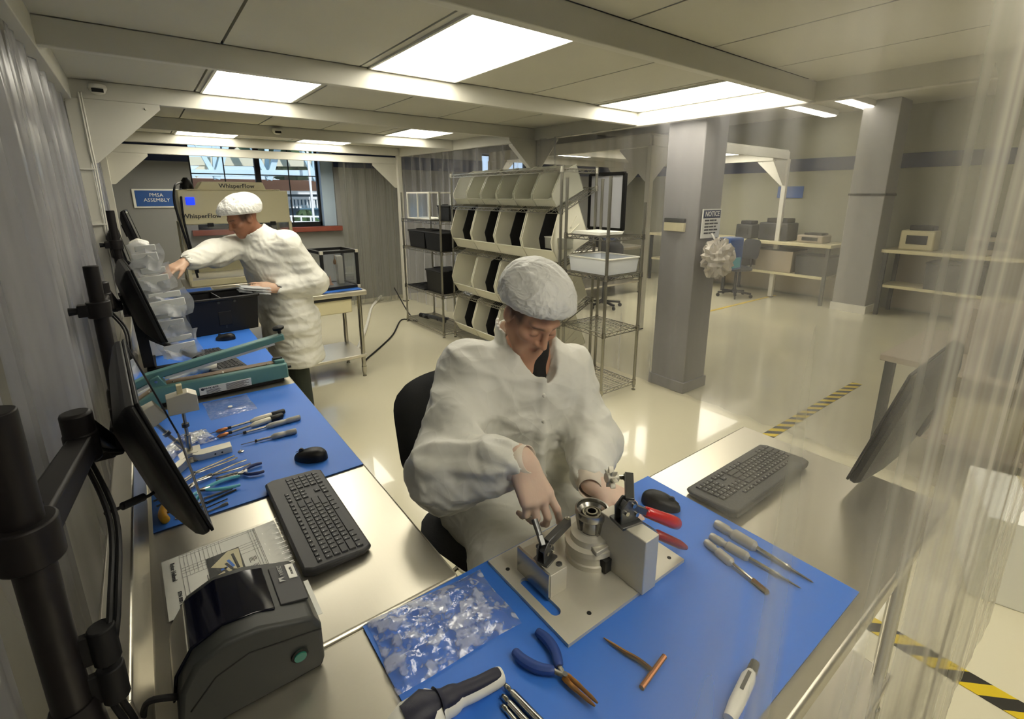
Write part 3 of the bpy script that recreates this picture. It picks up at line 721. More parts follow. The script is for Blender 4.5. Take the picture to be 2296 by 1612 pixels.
MB().tube([(x_, -.0985, z_) for x_, z_ in seam], .0016, 6).build('seam_line', X['dark'], e)
g = MB().cyl((.075, -.098, .062), (.075, -.1065, .062), .0115, .0105, 24).build('release_button', X['green'], e)
MB().lathe([(.012, 0), (.0145, .001), (.0145, .003), (.012, .004)], (.075, -.1, .062), 24, axis=(0,-1,0)).build('button_ring', X['dark'], g)
MB().box(.116, -.07, .085, .1195, .06, .093).build('paper_slot', X['dark'], e)
MB().box(.11, -.055, .087, .13, .05, .0885).build('label_tongue', X['paper'], e)
MB().cyl((-.08, -.07, 0), (-.08, -.07, .004), .01).build('foot', X['dark'], e)
e.scale = (1, 1, .86)
tag(MB().tube(spl([(-.06, .83, BZ+.06), (-.1, .84, BZ+.07), (-.115, .86, BZ+.02), (-.12, .83, BZ+.012), (-.12, .79, BZ+.006), (-.1, .6, BZ+.006)]), .005, 8).build('printer_cable', X['blackm']), 'black cable trailing from the back of the label printer', 'cable')

e = thing('work_instruction', 'printed instruction sheet in a clear sleeve beside the printer', 'document', (.05, 1.2, BZ+.002), .03)
MB().grid(lambda u, v: (-.125+u*.25, -.108+v*.216, .0008+.0006*math.sin(u*9+v*4)), 12, 10).build('sheet', X['paper'], e, smooth=60)
g = MB()
for k in range(13): g.box(-.075+k*.0085, .015, .0017, -.0745+k*.0085, .103, .0019) if k < 9 else None
for yy in (.015, .03, .04, .05, .095, .103): g.box(-.09, yy, .0017, .075, yy+.0006, .0019)
for xx in (-.09, -.082, .06, .066, .072, .075): g.box(xx, -.1, .0017, xx+.0006, .103, .0019)
rr = random.Random(2)
for k in range(12):
    for j in range(3): g.box(.042+k*.0028 if k < 6 else -.045+(k-6)*.004, -.09+j*.03+rr.uniform(0,.008), .0017, .0432+k*.0028 if k < 6 else -.0435+(k-6)*.004, -.07+j*.03, .0019)
g.build('printed_table', X['ink'], e, smooth=0)
pf = frame((-.105, .05, .0021), (0, -1, 0), (1, 0, 0))
text_mesh('heading', 'Rotor Heliseal', .012, pf, e, X['ink'], bold=.0003); text_mesh('heading', 'STN 0001 0003', .010, frame((-.1, -.06, .0021), (0, -1, 0), (1, 0, 0)), e, X['ink'], bold=.0003)
ph = MB(); ph.xf(Matrix.Translation((-.005, .04, 0))).mat(0).box(-.035, -.085, .0016, .035, .01, .0021)
for k in range(9): ph.mat(1+k % 3).bar((-.03+k*.006, -.08+.009*k, .0023), (-.01+k*.004, -.07+.006*(k % 4), .0023), .006, .0004)
ph.mat(2).prism([(-.03,-.03), (.03,-.08), (.034,.005), (.01,.008)], .0021, .0024)
ph.build('photo', [X['pgrey'], X['mat'], X['cream'], X['ink']], e, smooth=0)
MB().grid(lambda u, v: (-.13+u*.265, -.112+v*.224, .0032+(.004*abs(math.sin(v*31+u*3)) if u > .87 else 0)), 40, 40).build('sleeve', film('sleeve', (.99,.99,.99), .05, .2, bump=.1), e, smooth=50)

# ------------------------------------------------------------------ left mat: tools
def driver(label, p, q, kind):
    """torque screwdriver lying from handle end p to tip q"""
    p, q = Vector(p), Vector(q); L_ = (q-p).length; d_ = (q-p).normalized()
    e = thing('torque_driver', label, 'screwdriver', p, 0, 'torque drivers')
    hl = L_*.42; r = .0115
    if kind == 'black':
        MB().lathe([(.0,0), (.009,0), (r,.004), (r,hl*.42), (r*.95,hl*.44)], (0,0,0), 14, d_).build('grip', X['black'], e)
        MB().lathe([(r*.9,hl*.44), (r*.95,hl*.5), (r*.95,hl*.95), (.005,hl*1.12)], (0,0,0), 16, d_).build('barrel', X['alu'], e)
    else:
        MB().lathe([(.0,0), (.008,0), (.0105,.003), (.0105,hl*.42), (.009,hl*.45), (.009,hl*.55), (.0105,hl*.58), (.0105,hl*.98), (.005,hl*1.12)], (0,0,0), 18, d_).build('barrel', M('knurled_grey', 'a3a39d', .45, .5, bump=.4, bscale=400), e)
    MB().lathe([(.0042,hl*1.1), (.0042,L_*.76)], (0,0,0), 12, d_).build('shank', X['metal'], e)
    MB().lathe([(.0055,L_*.72), (.0055,L_*.76)], (0,0,0), 12, d_).build('ring', X['blackm'], e)
    if kind == 'black': MB().lathe([(.0035,L_*.76), (.0068,L_*.79), (.0068,L_*.88), (.002,L_*.91)], (0,0,0), 12, d_).build('copper_chuck', X['copper'], e)
    MB().lathe([(.0016,L_*.76), (.0012,L_), (0,L_)], (0,0,0), 8, d_).build('bit', X['dkmetal'], e)
    return e
driver('torque driver with black cap and copper tip, farther of the two', (.352, 2.0, MZ+.012), (.085, 1.966, MZ+.008), 'black')
driver('torque driver with black cap and copper tip, nearer of the two', (.338, 1.965, MZ+.012), (.085, 1.917, MZ+.008), 'black')
driver('long grey torque driver with thin bit just below the black capped pair', (.388, 1.905, MZ+.011), (.125, 1.9, MZ+.006), 'grey')
driver('short grey torque driver nearest the mouse', (.348, 1.795, MZ+.011), (.168, 1.812, MZ+.006), 'grey')

def pliers(label, pivot, hand, tips, gm, spread=.016, grp='pliers laid out on the mats', nose=.05, jaw=None, ln=.11, thick=.0048, z=MZ+.009):
    """open pliers: pivot point, direction of the handles, material of grips"""
    e = thing('pliers', label, 'pliers', (pivot[0], pivot[1], z), math.atan2(hand[1], hand[0]), grp)
    for s in (-1, 1):
        pts = [(.0, 0, 0), (.02, s*.006, 0), (ln*.45, s*spread, 0), (ln*.75, s*spread*1.35, 0), (ln, s*spread*1.3, 0)]
        if gm:
            MB().tube(spl([(-.004, -s*.004, 0), (.012, s*.004, 0), (.03, s*.009, 0)]), [.005]*13, 8, flat=.7).build('arm', X['metal'], e)
            MB().tube(spl(pts[1:]), [thick*.8]+[thick*(1+.25*math.sin(k/17*PI)) for k in range(1, 18)]+[thick*.8], 10, flat=.9).build('grip', gm, e)
        else:
            MB().tube(spl(pts), thick*.75, 8, flat=.8).build('handle', X['metal'], e)
        j = tips
        MB().tube(spl([(.0, s*.003, 0), (-nose*.3, s*(.004+j*.5), 0), (-nose, s*(.0015+j), 0)]), [.006]*4+[.005]*4+[.004]*3+[.003, .0018], 8, flat=.7).build('jaw', jaw or X['metal'], e)
    MB().cyl((0,0,-.006), (0,0,.006), .005, .005, 12).build('rivet', X['dkmetal'], e)
    return e
def dirv(a, b_): return (b_[0]-a[0], b_[1]-a[1])
pliers('needle nose pliers with short navy grips, handles spread toward the mouse', (.125, 1.606), (.06, -.004), .006, X['navygrip'], .022, nose=.055, ln=.075)
pliers('long cyan-handled pliers between the steel pliers and the small wrenches', (.02, 1.575), (.09, -.012), .002, X['cyan'], .021, ln=.11, nose=.03)
pliers('slim all-steel pliers topmost of the row of pliers', (.02, 1.69), (.12, .035), .001, None, .008, ln=.125)
pliers('all-steel pliers with spread handles, second in the row of pliers', (.06, 1.645), (.12, .022), .001, None, .013, ln=.11)
pliers('big blue-handled pliers with bronze jaws in the foreground', (.494, .5), (-.012, .1), .0022, X['bluegrip'], .024, nose=.07, jaw=X['brass'], ln=.1, thick=.0085, z=MZ+.011)
def rod(name, label, p, q, r, m, cat, head=None, grp=None):
    p, q = Vector(p), Vector(q); e = thing(name, label, cat, p, 0, grp); d_ = q-p
    MB().cyl((0,0,0), d_, r, r*.8, 10).build('shaft', m, e)
    if head == 'hook': MB().tube([(0,0,0), -d_.normalized()*.01+Vector((-.002,.012,0)), -d_.normalized()*.02+Vector((-.004,.014,0))], r*.8, 8).build('hook', m, e)
    if head == 'end': MB().lathe([(r*1.6,-.004), (r*1.9,.002), (r*1.6,.012), (r,.016)], tuple(d_), 8, -d_).build('head', m, e)
    return e
g_ = 'small dark hand tools under the front monitor'
rod('tweezers', 'short dark tweezers beside the cyan pliers, first of the small tools', (.03, 1.528, MZ+.004), (.105, 1.535, MZ+.004), .0032, X['dkmetal'], 'tweezers', grp=g_)
rod('tweezers', 'bent dark tweezers below the cyan pliers, second of the small tools', (.035, 1.5, MZ+.004), (.112, 1.522, MZ+.004), .0035, X['blackm'], 'tweezers', 'hook', grp=g_)
rod('hex_key', 'thin dark hex key, third of the small tools', (.03, 1.475, MZ+.003), (.085, 1.488, MZ+.003), .002, X['blackm'], 'hex key', grp=g_)
rod('small_wrench', 'tiny wrench with bright end nearest the mat edge', (.03, 1.452, MZ+.003), (.079, 1.462, MZ+.003), .0026, X['dkmetal'], 'wrench', 'end', grp=g_)
for k, (y_, n_) in enumerate(((1.60, 'upper'), (1.565, 'middle'), (1.535, 'lower'))):
    rod('small_screwdriver', 'small dark screwdriver tip showing left of the front monitor, '+n_+' of three', (-.085+.006*k, y_, MZ+.004), (-.02, y_+.02, MZ+.004), .003, X['dkmetal'], 'screwdriver', grp='screwdriver tips by the backsplash')
e = thing('hex_wrench', 'yellow T-handled hex wrench lying by the backsplash', 'hex wrench', (-.06, 1.5, MZ+.011))
MB().tube(spl([(-.0, -.038, 0), (-.006, -.012, 0), (-.006, .012, 0), (.0, .038, 0)]), [.006]+[.0105]*17+[.006], 12).build('handle', X['yellow'], e, smooth=60)
MB().cyl((0, 0, 0), (.09, .012, -.004), .003, .003, 8).build('shaft', X['brass'], e)
for k, (x_, y_, lab) in enumerate(((.161, 1.769, 'small round steel disc beside the shortest torque driver'), (-.032, 1.474, 'small steel washer next to the yellow wrench'))):
    tag(MB().lathe([(.003, .001), (.003, .003), (.005, .004), (.0095, .003), (.01, .0), (.003, 0)], (x_, y_, MZ), 18).box(x_-.001, y_-.009, MZ+.003, x_+.001, y_+.009, MZ+.0045).build('washer', X['metal']), lab, 'washer')
e = thing('gauge_block', 'light grey machined block with a stepped end above the steel pliers', 'machined block', (.088, 1.805, MZ))
MB().prism([(-.05, -.018), (-.035, -.022), (.05, -.02), (.05, .022), (-.042, .02), (-.046, .006), (-.062, .002), (-.062, -.006)], 0, .022).build('body', X['alu'], e, .001)
MB().lathe([(.022, .001), (.022, .003), (.018, .0035)], (-.064, -.002, 0), 20).build('disc', X['metal'], e)
MB().cyl((0, -.0215, .01), (0, -.0225, .01), .003, .003, 10).cyl((.02, -.0215, .01), (.02, -.0225, .01), .003, .003, 10).build('hole', X['dark'], e)
e = thing('support_stand', 'small stand with a grey block head on a steel rod by the front monitor', 'stand', (.022, 1.86, MZ))
MB().box(-.035, -.025, 0, .03, .03, .012).build('base', X['alu'], e, .001)
MB().cyl((0,0,.012), (0,0,.07), .009, .009, 16).cyl((0,0,.07), (0,0,.16), .0055, .0055, 14).build('rod', X['metal'], e)
MB().cyl((0,0,.1), (0,0,.112), .011, .011, 14).build('collar', X['dkmetal'], e)
MB().prism([(-.04, .155), (.045, .155), (.045, .21), (.02, .225), (-.04, .215)], -.03, .02, frame((0,.0,0), (1,0,0), (0,0,1))).build('head', X['alu'], e, .002)
MB().box(-.008, -.01, .215, .008, .012, .25).build('tab', X['cream'], e, .001)
def flatbag(name, label, cx_, cy_, w_, h_, rz, z, amp=.004, content=None, n=(16, 14), seed=1, mt=None):
    e = thing(name, label, 'plastic bag', (cx_, cy_, z), rz); r_ = random.Random(seed)
    kk = [(Vector((r_.uniform(-1,1), r_.uniform(-1,1))).normalized()*r_.uniform(30, 130)/max(w_,h_)*.25, r_.uniform(0,6.3)) for _ in range(9)]
    def fn(u, v):
        x_, y_ = (u-.5)*w_, (v-.5)*h_
        s = sum(abs(math.sin(k.x*x_+k.y*y_+f_)) for k, f_ in kk)/9
        ed = min(1, 6*min(u, 1-u, v, 1-v)+.1)
        return (x_*(1+.02*math.sin(v*7)), y_*(1+.03*math.sin(u*5+1)), .001+amp*s*ed*1.6)
    MB().grid(fn, *n).build('film', mt or X['film'], e, smooth=14)
    if content: content(e)
    return e
flatbag('parts_bag', 'flat clear zip bag holding one tiny pale part, near the heat sealer', .185, 2.21, .165, .2, .05, MZ+.001, .003,
        lambda e: MB().lathe([(.0, .005), (.008, .004), (.009, .001), (0, 0)], (.0, -.01, .001), 12).build('part', X['paper'], e), mt=film('thin_bag', (.97,.98,1), .16, .3, bump=.2))
flatbag('parts_bag', 'crumpled clear bag of white strips under the small stand', .045, 1.965, .1, .13, .2, MZ+.001, .012,
        lambda e: MB().bar((-.03, 0, .006), (.035, .02, .008), .03, .006).bar((-.03, -.03, .005), (0, -.02, .008), .02, .006).build('strip', X['paper'], e), seed=5)
flatbag('film_bag', 'large crinkled clear plastic bag spread over the corner of the foreground mat', .378, .738, .265, .178, -.06, MZ+.001, .015, n=(46, 34), seed=11)

# ------------------------------------------------------------------ heat sealers
def sealer(label, loc, rz, L_=.52, open_=.16):
    e = thing('heat_sealer', label, 'heat sealer', loc, rz, 'teal heat sealers'); hx = L_/2
    MB().prism([(-.055, .015), (.06, .015), (.06, .055), (.035, .085), (-.05, .085), (-.055, .06)], -hx, hx, frame((0,0,0), (0,1,0), (0,0,1))).build('base', X['teal'], e, .006)
    MB().box(-hx+.02, -.045, 0, hx-.02, .05, .016).build('under_tray', X['blackm'], e)
    MB().box(-hx+.03, -.022, .084, hx-.03, .02, .089).build('seal_strip', X['brown'], e)
    for k in range(3): MB().lathe([(.005, .089), (.004, .092), (0, .092)], (-hx*.7+k*hx*.7, -.02, 0), 10).build('screw', X['chrome'], e)
    MB().box(hx-.05, -.03, .085, hx-.005, .03, .1).build('end_block', X['teal'], e, .004); MB().box(hx-.05, -.012, .1, hx-.01, .012, .107).build('latch', X['blackm'], e, .002)
    MB().cyl((hx, 0, .05), (hx+.025, 0, .05), .008, .006, 12).build('side_knob', X['blackm'], e)
    br = MB().prism([(-hx-.005, .07), (-hx+.055, .085), (-hx+.03, .13), (-hx+.0, .12)], -.035, .035, frame((0,0,0), (1,0,0), (0,0,1))).build('hinge_bracket', X['teal'], e, .003)
    MB().cyl((-hx+.02, -.04, .108), (-hx+.02, .04, .108), .006, .006, 12).build('pin', X['chrome'], br)
    a0 = Vector((-hx+.02, 0, .112)); d_ = Vector((math.cos(open_), 0, math.sin(open_))); n_ = Vector((-d_.z, 0, d_.x))
    a = MB(); a.bar(a0-d_*.03+n_*.015, a0+d_*(L_*.99)+n_*.012, .045, .03); arm = a.build('press_arm', X['teal'], e, .005)
    MB().bar(a0+d_*.03-n_*.008, a0+d_*(L_*.9)-n_*.008, .03, .012).build('press_bar', X['white'], arm)
    k0 = a0+d_*(L_*.97)+n_*.03
    MB().lathe([(.008, 0), (.008, .012), (.024, .02), (.026, .03), (.018, .036), (0, .037)], tuple(k0), 16, n_).build('knob', X['blackm'], arm)
    lb = frame((.0, -.0605, .036), (1,0,0), (0,0,1))
    return e
s1 = sealer('teal bar heat sealer with its arm open and a white data label', (.195, 2.43, MZ), .02)
o = MB().box(-.1, -.0615, .018, .1, -.0595, .053).build('data_label', X['paper'], s1, .004)
text_mesh('label_text', 'PACK-RITE', .011, frame((-.055, -.0622, .044), (1,0,0), (0,0,1)), o, X['ink'], bold=.0003)
g = MB()
for k in range(4):
    g.box(-.075, -.0621, .021+k*.0045, -.02-.005*(k % 2), -.0616, .023+k*.0045)
for k in range(7): g.box(.0, -.0621, .021+k*.0042, .09-.01*(k % 3), -.0616, .023+k*.0042)
g.cyl((-.088, -.0621, .043), (-.088, -.0616, .043), .006, .006, 14)
g.build('label_lines', X['ink'], o, smooth=0)
# handheld barcode scanner standing behind the sealer, and its twin in the foreground
def scanner(label, loc, rz, name='barcode_scanner'):
    e = thing(name, label, 'barcode scanner', loc, rz, 'white and black scanners')
    hp = [(0,0,.02), (.04,0,.026), (.085,0,.034), (.115,.0,.04)]
    MB().tube(spl([(-.075,0,.018), (-.03,0,.022), (.01,0,.03), (.05,0,.034)]), [.014]+[.0165]*4+[.017]*4+[.022]*3+[.03], 16, flat=1.0).build('handle', X['white'], e, smooth=60)
    MB().tube(spl([(-.07,0,.027), (-.03,0,.032), (.01,0,.041), (.05,0,.046)]), [.010]+[.0125]*4+[.013]*4+[.018]*3+[.026], 16, flat=.8).build('inset', X['inset'], e, smooth=60)
    MB().tube([(.04,0,.036), (.06,0,.038), (.1,0,.036), (.125,0,.03)], [.022, .036, .038, .03], 18, flat=.75).build('head', X['white'], e, smooth=60)
    MB().tube([(.045,0,.05), (.07,0,.053), (.105,0,.048)], [.015, .03, .026], 16, flat=.7).build('head_cover', X['inset'], e, smooth=60)
    MB().tube([(.128,0,.03), (.131,0,.03)], [.024, .022], 16, flat=.6).build('window', X['dark'], e)
    return e
scanner('white barcode scanner with dark inset lying in the bottom foreground', (.325, .57, MZ), PI*.985)
scanner('white barcode scanner lying between the far keyboard and the heat sealer', (.07, 2.7, MZ), .3)

# ------------------------------------------------------------------ mat 2: tote, stand, packets
e = thing('storage_tote', 'open black plastic tote with dividers in front of the standing worker', 'tote', (.325, 3.66, MZ), .12)
def shell(m, x0, y0, x1, y1, z0, z1, t, fl):
    o = [(x0,y0),(x1,y0),(x1,y1),(x0,y1)]; out = []
    b0 = [(x, y, z0) for x, y in o]; t0 = [(x*fl, y*fl, z1) for x, y in o]
    s = lambda p, k, z: (p[0]-math.copysign(t*k, p[0]), p[1]-math.copysign(t*k, p[1]), z)
    t1 = [s(p, 1, z1) for p in t0]; b1 = [s(p, 1, z0+t) for p in b0]
    vs = b0+t0+t1+b1; fs = [(3,2,1,0), (12,13,14,15)]
    for r in range(3): fs += [(r*4+i, r*4+(i+1)%4, r*4+4+(i+1)%4, r*4+4+i) for i in range(4)]
    return m.add(vs, fs)
shell(MB(), -.185, -.15, .185, .15, 0, .225, .006, 1.09).build('body', X['black'], e, .006)
m = MB(); hx, hy = .185*1.09, .15*1.09
for a, b_ in (((-hx,-hy),(hx,-hy)), ((hx,-hy),(hx,hy)), ((hx,hy),(-hx,hy)), ((-hx,hy),(-hx,-hy))): m.bar((*a, .222), (*b_, .222), .024, .018)
m.build('rim', X['black'], e, .006)
MB().box(-.003, -.155, .03, .003, .155, .218).build('divider', X['grey'], e); MB().box(0, .04, .05, .19, .046, .19).build('divider', X['grey'], e)
for x_ in (-.03, .06): MB().cyl((x_, -.166, .2), (x_, -.17, .2), .008, .008, 12).build('rivet', X['pgrey'], e)
MB().box(-.04, -.16, .05, .035, -.153, .14).build('front_recess', X['blackm'], e, .01)

e = thing('display_stand', 'black angular stand with a tilted leg beside the second monitor', 'stand', (.02, 2.98, MZ))
MB().box(-.1, -.06, 0, .3, -.02, .012).box(-.1, -.06, 0, -.06, .2, .012).build('base', X['blackm'], e, .003)
MB().bar((-.09, .0, .01), (-.1, .0, .3), .045, .03).build('upright', X['blackm'], e, .003); MB().bar((-.08, .0, .17), (.13, -.03, .01), .035, .02).build('brace', X['blackm'], e, .003)
e = thing('packet_rack', 'white organiser rack behind the hanging packets on the left bench', 'rack', (.0, 3.2, MZ))
MB().prism([(-.07, 0), (.075, 0), (.04, .3), (.02, .6), (-.03, .62), (-.07, .6)], -.02, .28, frame((0,0,0), (1,0,0), (0,0,1)) @ Matrix.Translation((0,0,-.26))).build('body', X['white'], e, .006)
MB().box(-.05, -.06, .5, .045, -.02, .52).box(-.05, -.06, .35, .06, -.02, .37).build('rod_holder', X['chrome'], e)
pos = [(.0, 2.98, .50, 'topmost', .1), (.012, 2.95, .39, 'second from the top', .12), (.035, 2.90, .27, 'third from the top', .16), (.045, 2.93, .16, 'fourth from the top', .13), (.07, 2.9, .04, 'lowest', .13)]
for k, (x_, y_, z_, n_, w_) in enumerate(pos):
    e = thing('clear_packet', 'cloudy clear packet in the hanging column on the left bench, '+n_, 'packet', (x_, y_+.1, MZ+z_), .12*(k % 3-1), 'packets in the hanging column')
    r_ = random.Random(k)
    ph_ = r_.uniform(0, 6)
    def fn(u, v, w_=w_, ph_=ph_): return ((u-.5)*w_*1.35+.012*math.sin(v*5+ph_), -.02-.075*(1-v)+.008*abs(math.sin(u*7+ph_+v*2))+.007*abs(math.sin(v*8+u*5)), .125*v+.012*math.sin(u*7+ph_))
    MB().grid(fn, 16, 12).build('wrap', X['pack'], e, smooth=20)
    MB().bar((-w_*.52, -.055, .035), (w_*.52, -.05, .045), .008, .07).bar((-w_*.4, -.035, .095), (w_*.45, -.03, .1), .006, .03).build('insert', X['packw'], e, .004)
e = thing('tape_dispenser', 'dark metal tray left of the black tote', 'tray', (.12, 4.12, BZ+.002))
MB().box(-.1, -.12, 0, .12, .12, .02).box(-.1, .05, .02, .12, .12, .1).build('body', X['pgrey'], e, .006); MB().cyl((-.03, 0, .02), (.05, 0, .02), .03, .03, 16).build('roller', X['chrome'], e)
e = thing('screwdriver', 'dark red handled screwdriver on the far blue mat', 'screwdriver', (.16, 4.5, MZ+.012))
MB().lathe([(0,0), (.011,0), (.013,.01), (.012,.07), (.006,.09)], (0,0,0), 14, (1,.25,0)).build('handle', X['dkred'], e); MB().cyl((.087,.022,0), (.2,.05,-.006), .004, .004, 8).build('shaft', X['dkmetal'], e)
MB().lathe([(.004,0),(.009,.004),(.009,.02),(.004,.024)], (.2,.05,-.004), 10, (1,.25,0)).build('tip', X['blackm'], e)
e = thing('foil_packet', 'silvery flat packet under the left side of the black tote', 'packet', (.08, 3.52, MZ+.001))
MB().grid(lambda u, v: (-.05+u*.13, -.04+v*.08, .002+.008*abs(math.sin(u*8+v*3))), 12, 8).build('foil', X['chrome'], e, smooth=15)

# ------------------------------------------------------------------ flow hood
e = thing('flow_hood', 'cream laminar flow hood with clear front shield behind the standing worker', 'flow hood', (.78, 5.85, BZ))
MB().box(-.48, -.3, .585, .47, .3, .905).build('filter_housing', X['cream'], e, .01)
MB().box(-.4, -.3, .905, .4, .2, .915).build('top_plate', X['cream'], e, .003)
MB().prism([(-.32, .905), (.28, .905), (.25, .985), (-.27, .985)], -.1, .27, frame((0,0,0), (1,0,0), (0,0,1))).build('fan_box', X['cream'], e, .006)
for s in (-.475, .465):
    MB().bar((s, -.29, 0), (s, -.29, .6), .03, .03).bar((s, .28, 0), (s, .28, .6), .03, .03).build('upright', X['cream'], e, .002)
    MB().box(s-.004, -.27, .02, s+.004, .27, .58).build('side_panel', X['acrylic'], e)
MB().box(-.46, -.302, .28, .45, -.298, .585).build('front_shield', X['acrylic'], e)
for s in (-.25, .3): MB().box(s-.025, -.318, .565, s+.025, -.3, .6).build('shield_clip', X['blackm'], e, .003)
MB().box(-.48, -.32, .0, .47, .3, .06).box(-.48, .26, .06, .47, .3, .3).build('work_tray', X['cream'], e, .004); MB().box(-.46, -.3, .06, .45, .2, .07).build('tray_surface', X['steel'], e)
MB().bar((.31, -.28, .3), (.31, -.28, .56), .05, .04).build('handle', X['metal'], e, .004)
fm = frame((-.31, -.304, .665), (1,0,0), (0,0,1))
text_mesh('front_lettering', 'WhisperFlow', .058, fm, e, X['grey'], bold=.0008)
text_mesh('top_lettering', 'WhisperFlow', .056, frame((.02, -.273, .945), (1,0,0), (0,0,1)), e, X['grey'], bold=.0008)
MB().box(-.42, -.31, .77, -.35, -.3, .84).build('indicator_lamp', X['lens'], e, .01)
tag(MB().tube(spl([(.38, 5.9, 1.84), (.3, 5.6, 1.8), (.27, 5.5, 1.65), (.3, 5.5, 1.4), (.33, 5.5, 1.2), (.36, 5.52, .95)]), .01, 8).build('hanging_cable', X['blackm']), 'outer black cable hanging down the left side of the flow hood', 'cable', 'cables on the flow hood')
tag(MB().tube(spl([(.36, 5.9, 1.8), (.33, 5.55, 1.7), (.32, 5.5, 1.5), (.34, 5.5, 1.25), (.37, 5.5, 1.0)]), .009, 8).build('hanging_cable', X['blackm']), 'inner black cable hanging down the left side of the flow hood', 'cable', 'cables on the flow hood')
tag(MB().lathe([(.05, 0), (.055, .04), (.04, .08), (.02, .11), (0, .11)], (.41, 5.9, 1.776), 16).build('cord_coil', X['blackm']), 'black coil of cable on the top left corner of the flow hood', 'cable')

# black frame cube on the back table
e = thing('frame_enclosure', 'black framed cube enclosure with silver corners on the small back table', 'enclosure', (1.405, 4.74, MZ+.001), .08)
a = .165; H_ = .36
for x_ in (-a, a):
    for y_ in (-a, a): MB().bar((x_, y_, 0), (x_, y_, H_), .026).build('post', X['blackm'], e, .002)
for z_ in (.013, H_-.013):
    MB().bar((-a, -a, z_), (a, -a, z_), .026).bar((-a, a, z_), (a, a, z_), .026).bar((-a, -a, z_), (-a, a, z_), .026).bar((a, -a, z_), (a, a, z_), .026).build('rail', X['blackm'], e, .002)
for x_ in (-a, a):
    for z_ in (.013, H_-.013): MB().box(x_-.0145, -a-.0145, z_-.0145, x_+.0145, -a+.0145, z_+.0145).build('corner_cap', X['alu'], e, .002)
for q in ((0, -a, 1), (0, a, 1), (-a, 0, 0), (a, 0, 0)):
    (MB().box(-a, q[1]-.002, .02, a, q[1]+.002, H_-.02) if q[2] else MB().box(q[0]-.002, -a, .02, q[0]+.002, a, H_-.02)).build('panel', X['acrylic'], e)
MB().box(-a, -a, .012, a, a, .018).build('floor_plate', X['dkmetal'], e)
e = thing('balance_column', 'grey column with a brass weight and red cone inside the black frame cube', 'instrument', (1.43, 4.76, MZ+.02), .08)
MB().box(.02, -.01, 0, .075, .05, .27).build('column', X['alu'], e, .003)
MB().lathe([(0,0), (.03,0), (.012,.02), (.005,.07), (0,.09)], (-.06, 0, 0), 14).build('cone', X['orange'], e); MB().lathe([(0,.19), (.012,.195), (.016,.22), (.004,.25), (.002,.29)], (-.005, -.01, 0), 14).build('weight', X['brass'], e)
tag(MB().tube(spl([(1.66, 5.1, .02), (2.2, 6.2, .012), (2.7, 7.3, .012), (3.1, 7.9, .05)]), .02, 8).build('floor_hose', X['white']), 'pale hose lying on the floor along the far wall', 'hose')
tag(MB().tube(spl([(1.7, 4.9, .01), (2.3, 5.6, .01), (2.75, 6.3, .01), (2.9, 6.1, .01), (3.0, 6.6, .01), (3.05, 7.2, .3)]), .009, 8).build('floor_cable', X['blackm']), 'thin black cable looped on the floor left of the low wire shelf', 'cable')
# ------------------------------------------------------------------ wire racks
def wire_shelf(parent, x0, x1, y0, y1, z, slope=0., n=None, name='wire_shelf'):
    """wire deck; slope = rise from x0 to x1"""
    m = MB(); zz = lambda x: z+slope*(x-x0)/(x1-x0)
    for (a, b_) in (((x0,y0),(x1,y0)), ((x1,y0),(x1,y1)), ((x1,y1),(x0,y1)), ((x0,y1),(x0,y0))):
        for dz in (0, -.03): m.bar((*a, zz(a[0])+dz), (*b_, zz(b_[0])+dz), .007)
        L_ = math.hypot(b_[0]-a[0], b_[1]-a[1]); k = max(4, int(L_/.045))
        for i in range(k):
            t0, t1 = i/k, (i+1)/k; p_ = lambda t, dz: (a[0]+(b_[0]-a[0])*t, a[1]+(b_[1]-a[1])*t, zz(a[0]+(b_[0]-a[0])*t)+dz)
            m.bar(p_(t0, -.03 if i % 2 else 0), p_(t1, 0 if i % 2 else -.03), .004)
    k = n or max(6, int((y1-y0)/.03))
    for i in range(1, k): y = y0+(y1-y0)*i/k; m.bar((x0, y, zz(x0)), (x1, y, zz(x1)), .004)
    for t in (.33, .66): x = x0+(x1-x0)*t; m.bar((x, y0, zz(x)-.004), (x, y1, zz(x)-.004), .005)
    return m.build(name, X['wire'], parent, smooth=0)
def rack(label, x0, x1, y0, y1, H, levels, grp='chrome wire racks', slopes=None, short=None):
    e = thing('wire_rack', label, 'wire rack', ((x0+x1)/2, (y0+y1)/2, 0), 0, grp); hx, hy = (x1-x0)/2, (y1-y0)/2
    for sx in (-1, 1):
        for sy in (-1, 1):
            h = H if not short or (sx, sy) not in short else short[(sx, sy)]
            p_ = MB().cyl((sx*hx, sy*hy, .03), (sx*hx, sy*hy, h), .0135, .0135, 14).lathe([(.0145, h), (.0145, h+.012), (0, h+.014)], (sx*hx, sy*hy, 0), 14).build('post', X['wire'], e)
            MB().lathe([(.018, 0), (.018, .01), (.008, .014), (.008, .035)], (sx*hx, sy*hy, 0), 12).build('foot', X['chrome'], p_)
    for k, z in enumerate(levels):
        s = wire_shelf(e, -hx, hx, -hy, hy, z, (slopes or [0]*9)[k])
        sl = (slopes or [0]*9)[k]
        for sx in (-1, 1):
            for sy in (-1, 1):
                zz = z+(sl if sx > 0 else 0); MB().cyl((sx*hx, sy*hy, zz-.035), (sx*hx, sy*hy, zz+.012), .019, .0165, 12).build('collar', X['chrome'], s)
    return e
RX0, RX1, RY0, RY1 = 2.94, 3.37, 3.22, 5.12
rack('tall chrome wire rack holding rows of tilted cream bins', RX0, RX1, RY0, RY1, 1.965, [1.955, 1.60, 1.10, .565, .06], slopes=[0, .2, .2, .2, 0])
rack('chrome wire rack with white tub, nearest the grey pillar', 2.94, 3.375, 2.66, 3.15, 1.86, [1.40, 1.08, .6, .09], short={(1, -1): 1.66})
